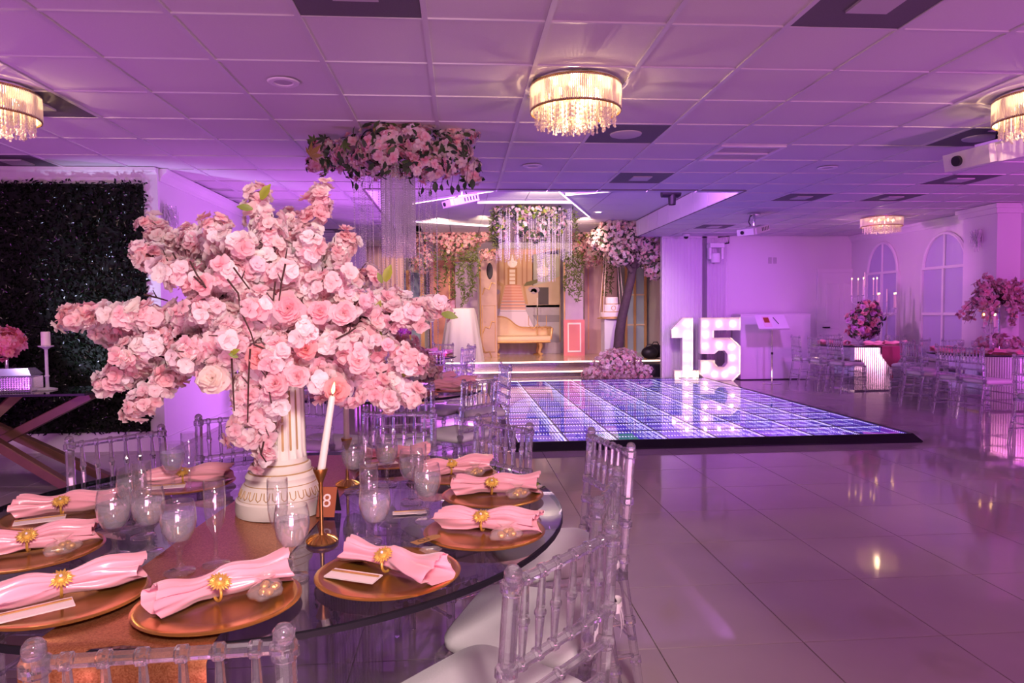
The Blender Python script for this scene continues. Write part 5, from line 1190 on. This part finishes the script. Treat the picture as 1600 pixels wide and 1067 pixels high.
# ------------------------------------------------------------------ projectors and stage lights
def projector(label, loc, rz, tilt, s=1.0, drop=.22):
    t = thing('ceiling_projector', label, 'projector', loc, rz, 'ceiling projectors')
    B = Matrix.Rotation(tilt, 4, 'X')
    MB().tube([(0, 0, 0), (0, 0, -drop)], .022, 8).build('mount_pole', METAL, t)
    MB().box(-.07, .07, -.07, .07, -.02, 0).build('ceiling_plate', METAL, t)
    M_ = Matrix.Translation((0, 0, -drop - .07 * s)) @ B @ Matrix.Scale(s, 4)
    MB().bbox(-.17, .17, -.22, .22, -.055, .055, .015, M_).build('body', mat('projector_white', (.72, .70, .74), .4) if not bpy.data.materials.get('projector_white') else bpy.data.materials['projector_white'], t)
    MB().box(-.15, .15, .22, .27, -.05, .05, M_).build('lens_hood', WHITE, t); MB().lathe([(.03, 0), (.03, .02), (0, .02)], 16, M_ @ Matrix.Translation((.05, .27, 0)) @ Matrix.Rotation(-PI / 2, 4, 'X')).build('lens', BLACK, t)
    for k in range(5): MB().box(-.172, -.168, -.18 + k * .05, -.16 + k * .05, -.03, .03, M_).box(.168, .172, -.18 + k * .05, -.16 + k * .05, -.03, .03, M_).build('side_vent', BLACK, t)
    MB().tube([(0, 0, -.01), (.10, -.06, -.03), (.16, -.12, -.10), (.12, -.15, -drop - .02 * s)], .008, 6).build('cable', BLACK, t, smooth=True)
    MB().box(-.09, .09, -.09, .09, .055, .075, M_).build('bracket', METAL, t)
    return t
q = G(718, 301, HC); projector('white box projector hanging from the raised ceiling beside the flower column', (A(722, 325, 9.2).x, 9.2, HC), 2.0, -.25, .85, .22)
q = A(1178, 350, 10.2); projector('white projector on a pole under the ceiling right of the raised ceiling', (q.x, 10.2, H), 2.2, -.22, .9, .18)
q = A(1560, 232, 5.3); projector('large white projector at the right edge below the chandelier', (q.x + .03, 5.3, H), 1.75, -.2, 1.35, .10)
# moving head light on the wall corner
q = A(1118, 392, 13.2); mh = thing('moving_head_light', 'white moving-head stage light beside the sheer curtain', 'stage light', (q.x, 13.2, q.z))
MB().box(-.14, .14, -.1, .1, .06, .14).build('base', WHITE, mh)
for s in (-1, 1): MB().box(s * .12 - .02, s * .12 + .02, -.05, .05, -.16, .06).build('yoke_arm', WHITE, mh)
MB().lathe([(0, -.16), (.08, -.15), (.1, -.05), (.09, .03), (0, .04)], 18, c=(0, 0, -.08)).build('head', WHITE, mh, smooth=True); MB().lathe([(.07, 0), (0, 0)], 16, c=(0, 0, -.235)).build('lens', BLACK, mh)
MB().tube([(.05, 0, .12), (.3, .1, .16), (.33, .15, .3), (.12, .2, H - q.z - .01)], .014, 6).build('bracket_and_cable', BLACK, mh, smooth=True)
q = G(1050, 298, HC); t = thing('black_spotlight', 'black spotlight hanging in the raised ceiling at right', 'stage light', (A(1048, 302, 9.6).x, 9.6, HC)); zz = A(1048, 302, 9.6).z - HC
MB().lathe([(0, -.13), (.06, -.13), (.065, .1), (.04, .14), (0, .14)], 14, Matrix.Translation((0, 0, zz)) @ Matrix.Rotation(PI / 2, 4, 'Y')).build('can', BLACK, t, smooth=True); MB().tube([(0, 0, zz), (0, 0, 0)], .012, 6).build('stem', BLACK, t); MB().lathe([(.05, -.1), (.06, .04), (0, .05)], 12, c=(.02, 0, zz - .06)).build('lamp_head', BLACK, t, smooth=True)
t = thing('security_camera', 'small white dome camera on the ceiling before the sheer curtain', 'camera', (G(1072, 366, H).x, G(1072, 366, H).y, H)); MB().lathe([(.07, 0), (.07, -.03), (.05, -.045)], 16).build('housing', WHITE, t, smooth=True); MB().sphere((0, 0, -.045), .045, 12, 6).build('dome', BLACK, t, smooth='all')

# ------------------------------------------------------------------ tables on the right
T4, T5 = (6.72, 11.2), (6.98, 8.75)
glass_table('round glass table on a fluted mirror base, far right near the door', T4[0], T4[1], .78, bw=.62)
glass_table('round glass table on a fluted mirror base at the right edge', T5[0], T5[1], .70, bw=.62)
G4 = 'clear chairs around the right-hand tables'
for x, y, a, lb in ((5.86, 11.80, -5, 'leftmost and farthest of the right-hand chairs, beside the white booth'), (5.88, 11.22, 0, 'second from the white booth on the right'), (5.93, 10.66, 8, 'third from the white booth on the right'), (6.98, 9.98, 128, 'before the pointed pink runner end'),
                    (6.03, 8.90, 0, 'middle of the right-hand row, left of the close pair'), (6.05, 8.27, 0, 'left one of the close pair at the right'), (6.05, 7.84, 3, 'right one of the close pair at the right'), (5.46, 6.30, 5, 'cut by the right edge, nearest of the right-hand chairs'),
                    (7.62, 11.7, 205, 'behind the low flower arrangement on the far right'), (6.75, 12.28, 268, 'on the far side of the far right table'), (7.35, 9.86, 262, 'farther back between the two right-hand tables'), (6.45, 9.62, -62, 'with its back to the far right table')):
    put_chair(x, y, a, ac + lb, G4)
def cover(cx, cy, R_, angs, nm):
    for k, a in enumerate(angs):
        q = (cx + R_ * math.cos(math.radians(a)), cy + R_ * math.sin(math.radians(a)))
        setting(q[0], q[1], TZ + .002, a * .02, k % 4, nm % ('leftmost', 'near left', 'nearest', 'near right', 'rightmost')[k], False, 'right-hand tables', 1.15)
        b = math.radians(a + 16); goblet(cx + (R_ - .18) * math.cos(b), cy + (R_ - .18) * math.sin(b), TZ + .001, 'water goblet of the place ' + nm % ('leftmost', 'near left', 'nearest', 'near right', 'rightmost')[k], 'glasses on the right-hand tables')
cover(T4[0], T4[1], .58, (170, 215, 255, 290), '%s on the far right table'); cover(T5[0], T5[1], .50, (150, 190, 225, 255), '%s on the right-edge table')
o = thing('flower_arrangement', 'low bouquet of pink roses and dark leaves on the far right table', 'flowers', (T4[0] - .02, T4[1] - .1, TZ))
MB().lathe([(0, 0), (.07, 0), (.08, .02), (.09, .12), (.10, .16)], 20).build('vase', GLASS, o, smooth=True)
rt = [petals([(5, .05, .05, 40, 70, 0, 0), (4, .035, .04, 70, 60, .008, .4)], 1, 2, i, ci, co) for i, (co, ci) in enumerate([((.90, .42, .50), (.7, .18, .25)), ((.95, .66, .70), (.85, .35, .42)), ((.80, .45, .80), (.6, .3, .6))])]
bb = [((0, 0, .40), (.28, .25, .22), 110), ((-.05, -.02, .22), (.24, .22, .10), 60), ((.05, 0, .60), (.16, .15, .12), 36)]
scatter(rt, [(p, n, random.uniform(.9, 1.2), tint(.8, 1.05)) for p, n in cloud(bb)], PETAL, 'roses', o); scatter(LEAF_D, [(p, n, random.uniform(1.3, 1.9), (1, 1, 1)) for p, n in cloud([(c, tuple(v * 1.1 for v in r_), n) for c, r_, n in bb])], LEAFM, 'leaves', o)
def candelabrum(label, x, y, z, h, arms, r_, cl):
    t = thing('crystal_candelabrum', label, 'candelabrum', (x, y, z))
    MB().lathe([(0, 0), (.07, 0), (.075, .01), (.02, .04), (.016, .12), (.03, .14), (.016, .16), (.012, h * .6), (.028, h * .64), (.012, h * .68), (.012, h), (.03, h + .01)], 16).build('stem', CRYST, t, smooth=True)
    for k in range(arms):
        a = 2 * PI * k / arms + .3; c_, s_ = math.cos(a) * r_, math.sin(a) * r_
        ar = MB().tube([(0, 0, h * .72), (c_ * .5, s_ * .5, h * .66), (c_, s_, h * .74), (c_, s_, h * .86)], .007, 6); ar.lathe([(.0, 0), (.03, .01), (.012, .02)], 10, c=(c_, s_, h * .85)); ar.build('arm', CRYST, t, smooth=True)
        cn = MB().lathe([(0, h * .87), (.010, h * .87), (.010, h * .87 + cl), (0, h * .87 + cl)], 10, c=(c_, s_, 0)).build('candle', WAX, t, smooth=True)
        MB().sphere((c_, s_, h * .87 + cl + .016), .008, 8, 6, (1, 1, 2)).build('flame', FLAME, cn, smooth='all')
    MB().lathe([(0, h), (.010, h), (.010, h + cl), (0, h + cl)], 10).build('candle', WAX, t, smooth=True)
    strands('crystal_drops', t, [(r_ * math.cos(a) * .9, r_ * math.sin(a) * .9, h * .83, h * .72) for a in [2 * PI * k / 10 for k in range(10)]], .007, .025)
    return t
candelabrum('tall crystal candelabrum behind the pink roses on the far right table', T4[0] + .12, T4[1] + .15, TZ, .95, 5, .20, .26)
candelabrum('lower crystal candelabrum right of the pink roses', T4[0] + .42, T4[1] + .0, TZ, .70, 4, .17, .22)
candelabrum('small candelabrum under the tall blossom centrepiece at the right edge', T5[0] - .05, T5[1] - .12, TZ, .38, 3, .08, .16)
o = thing('flower_arrangement', 'tall airy pink blossom centrepiece at the right edge', 'flowers', (T5[0] + .18, T5[1] + .02, TZ))
MB().lathe([(0, 0), (.08, 0), (.08, .015), (.014, .04), (.012, .62), (.05, .68)], 16).build('stand', METAL, o, smooth=True)
mb = MB(); ii = []
for k in range(46):
    d = rdir(); d.z = abs(d.z) * .8 + .05; L_ = random.uniform(.3, .56); tip = Vector((0, 0, .66)) + d * L_ + Vector((0, 0, -.38 * (1 - d.z)))
    mid = Vector((0, 0, .66)) + d * L_ * .6 + Vector((0, 0, .16)); mb.tube([Vector((0, 0, .62)) * (1 - q) ** 2 + mid * 2 * q * (1 - q) + tip * q * q for q in (0, .2, .4, .6, .8, 1)], [.005, .0045, .004, .0035, .003, .002], 5)
    for _ in range(15): u = random.uniform(.4, 1); q = Vector((0, 0, .62)) * (1 - u) ** 2 + mid * 2 * u * (1 - u) + tip * u * u; ii.append((q + rdir() * .035, rdir(), random.uniform(1, 1.5), tint(.72, 1)))
mb.build('branches', TWIG, o, smooth=True)['kind'] = 'stuff'; scatter(BL_LO, ii, PETAL, 'blossoms', o)
scatter(BL_LO, [(p, n, 1.3, tint(.7, .95)) for p, n in cloud([((0, 0, .12), (.3, .25, .12), 120)])], PETAL, 'blossoms_at_foot', o)
# pointed runner end hanging off between the tables
q = A(1401, 536, 10.3); SAT2 = mat('rose_satin', (.55, .10, .18), .45, sheen=.3)
t = thing('runner_end', 'deep pink pointed runner end with tassel hanging from the far right table', 'table runner', (q.x, 10.42, TZ))
MB().add([(-.16, 0, .006), (.16, 0, .006), (.16, -.012, -.16), (0, -.016, -.36), (-.16, -.012, -.16), (-.16, .004, .006), (.16, .004, .006), (.16, -.006, -.16), (0, -.010, -.36), (-.16, -.006, -.16)], [(0, 1, 2, 3, 4), (9, 8, 7, 6, 5), (0, 5, 6, 1), (1, 6, 7, 2), (2, 7, 8, 3), (3, 8, 9, 4), (4, 9, 5, 0)]).box(-.16, .16, .0, .30, .002, .006).build('cloth', SAT2, t)
MB().lathe([(0, -.36), (.012, -.37), (.01, -.39), (.018, -.42), (.03, -.52), (0, -.52)], 10).build('tassel', SAT2, t, smooth=True)
# wall sconces
def sconce(label, loc, n):
    t = thing('crystal_sconce', label, 'wall lamp', loc, math.atan2(n[1], n[0]))
    MB().box(0, .015, -.05, .05, -.07, .07).build('back_plate', METAL, t); mb = MB(); r_ = random.Random(3)
    for k in range(60): mb.tube([(.02 + .08 * r_.random(), r_.uniform(-.1, .1), r_.uniform(.02, .13)), (.02 + .08 * r_.random(), r_.uniform(-.1, .1), r_.uniform(-.14, .0))], .004, 4)
    tag(mb.build('crystal_cage', CRYST, t), kind='stuff')
    for k in (-1, 1): MB().lathe([(0, -.2), (.008, -.19), (.006, -.12)], 8, c=(.05, .03 * k, 0)).build('drop', CRYST, t)
q = XW(258, 340, XL); sconce('crystal wall sconce on the left wall beside the hedge', (XL, q.y, q.z), (1, 0))
q = XW(1524, 373, 7.45); sconce('crystal wall sconce on the white pilaster at right', (7.45, 9.52, q.z), (-1, 0))
o = thing('wall_switches', 'pair of small switch plates on the back wall above the booth', 'switch', (A(1208, 407, YB).x, YB, A(1208, 407, YB).z))
for k in (0, 1): MB().bbox(-.1 + k * .1, -.03 + k * .1, -.01, 0, -.06, .06, .004).build('plate', GREYP, o)

# ------------------------------------------------------------------ hedge wall and console on the left
hw = thing('hedge_panel', 'dark artificial boxwood hedge covering the wall at left', 'hedge', (XLL + .04, YH, .2))
HW_ = -3.10 - XLL; HEDGE = mat('hedge_backing', (.006, .010, .005), .9)
MB().box(0, HW_, -.06, -.001, .0, 2.42).build('backing', HEDGE, hw)
HL = [leaf_tpl(40 + i, c, .045, .022, 2) for i, c in enumerate(((.010, .020, .008), (.016, .028, .010), (.007, .014, .008)))]
HLEAF = mat('hedge_leaf', (.4, .4, .4), .20, spec=.4, attr=True)
ii = []
for k in range(14000):
    x = random.uniform(0, HW_ + .02) if k % 3 else random.uniform(HW_ - 1.8, HW_ + .03); z = random.uniform(-.0, 2.44); ii.append((Vector((x, -.06 - .03 * random.random(), z)), Vector((random.gauss(0, .9), -1 + random.random() * .4, random.gauss(.2, .9))), random.uniform(.7, 1.2), (1, 1, 1)))
scatter(HL, ii, HLEAF, 'boxwood_leaves', hw, False)
p = G(152, 612, .76); ct = thing('console_table', 'glass-topped console with crossed walnut beam legs before the hedge', 'table', (p.x - .75, 5.75, 0))
CTOP = thin('console_glass', (.35, .33, .4), 1.55, .01, .05, (.02, .02, .03))
MB().bbox(-1.5, .72, -.28, .32, .745, .76, .004).build('top', CTOP, ct)
MB().box(-1.5, .72, -.283, -.28, .744, .761).box(.72, .723, -.28, .32, .744, .761).build('top_edge', DKRIM, ct)
def beam(a, b, w_=.07):
    P0, P1 = Vector(a), Vector(b); d = P1 - P0; M_ = Matrix.Translation(P0) @ d.to_track_quat('X', 'Z').to_matrix().to_4x4(); MB().bbox(0, d.length, -w_ / 2, w_ / 2, -w_ / 2, w_ / 2, .006, M_).build('beam_leg', WOODD, ct)
beam((-.55, -.12, .72), (.58, -.25, .04)); beam((.62, .02, .72), (-.75, .1, .04)); beam((-.05, .22, .72), (-.62, -.18, .04)); beam((-.7, .15, .72), (.72, .05, .035), .065)
q = A(22, 608, 5.75); bx = thing('crystal_box', 'lidded silver crystal-studded box on the console', 'box', (q.x, 5.75, .761), .1)
CRB = mat('crystal_studs', (.75, .72, .85), .15, metal=.8)
MB().bbox(-.17, .17, -.1, .1, 0, .12, .01).build('body', CRB, bx)
MB().add([(-.17, -.1, .125), (.17, -.1, .125), (.17, .1, .125), (-.17, .1, .125), (-.13, -.06, .18), (.13, -.06, .18), (.13, .06, .18), (-.13, .06, .18)], [(0, 1, 5, 4), (1, 2, 6, 5), (2, 3, 7, 6), (3, 0, 4, 7), (4, 5, 6, 7), (3, 2, 1, 0)]).build('lid', CRB, bx)
mb = MB()
for j in range(7):
    for i in range(18): mb.sphere((-.16 + i * .0188, -.103, .012 + j * .0165), .0078, 6, 4)
tag(mb.build('bead_rows', CRB, bx, smooth='all'), kind='stuff')
q = A(74, 600, 5.8); cd = thing('glass_candle_holder', 'tall glass pillar candle holder on the console', 'candle holder', (q.x, 5.8, .761))
MB().lathe([(0, 0), (.07, 0), (.07, .008), (.014, .02), (.012, .10), (.02, .11), (.012, .12), (.012, .32), (.03, .335), (.055, .345), (.055, .352), (0, .352)], 20).build('stem', CRYST, cd, smooth=True)
cc = thing('pillar_candle', 'ivory pillar candle on the tall glass holder', 'candle', (q.x, 5.8, 1.114)); MB().lathe([(0, 0), (.033, 0), (.033, .105), (.028, .11), (0, .106)], 20).build('wax', WAX, cc, smooth=True); MB().tube([(0, 0, .104), (0, 0, .12)], .0015, 5).build('wick', BLACK, cc)
q = A(-6, 535, 5.8); o = thing('flower_ball', 'bright pink flower ball cut by the left edge above the crystal box', 'flowers', (q.x - .02, 5.95, .761)); MB().lathe([(0, 0), (.06, 0), (.06, .01), (.012, .03), (.012, .24), (.04, .27)], 14).build('stand', METAL, o, smooth=True)
scatter(BL_LO, [(p_, n, 1.3, (1, random.uniform(.55, .8), random.uniform(.6, .85))) for p_, n in cloud([((0, 0, .37), (.13, .13, .13), 130)])], PETAL, 'blossoms', o)
light('console_uplight', 'SPOT', (q.x + .05, 6.35, .3), 200, (.62, .62, 1.0), (q.x + .22, 7.15, 1.5), spot_size=1.0, spot_blend=.9, shadow_soft_size=.03)
light('console_pin_spot', 'SPOT', (q.x - .35, 5.2, 2.3), 16, (.65, .55, 1.0), (q.x + .05, 5.75, .85), spot_size=.6, spot_blend=.6, shadow_soft_size=.03)
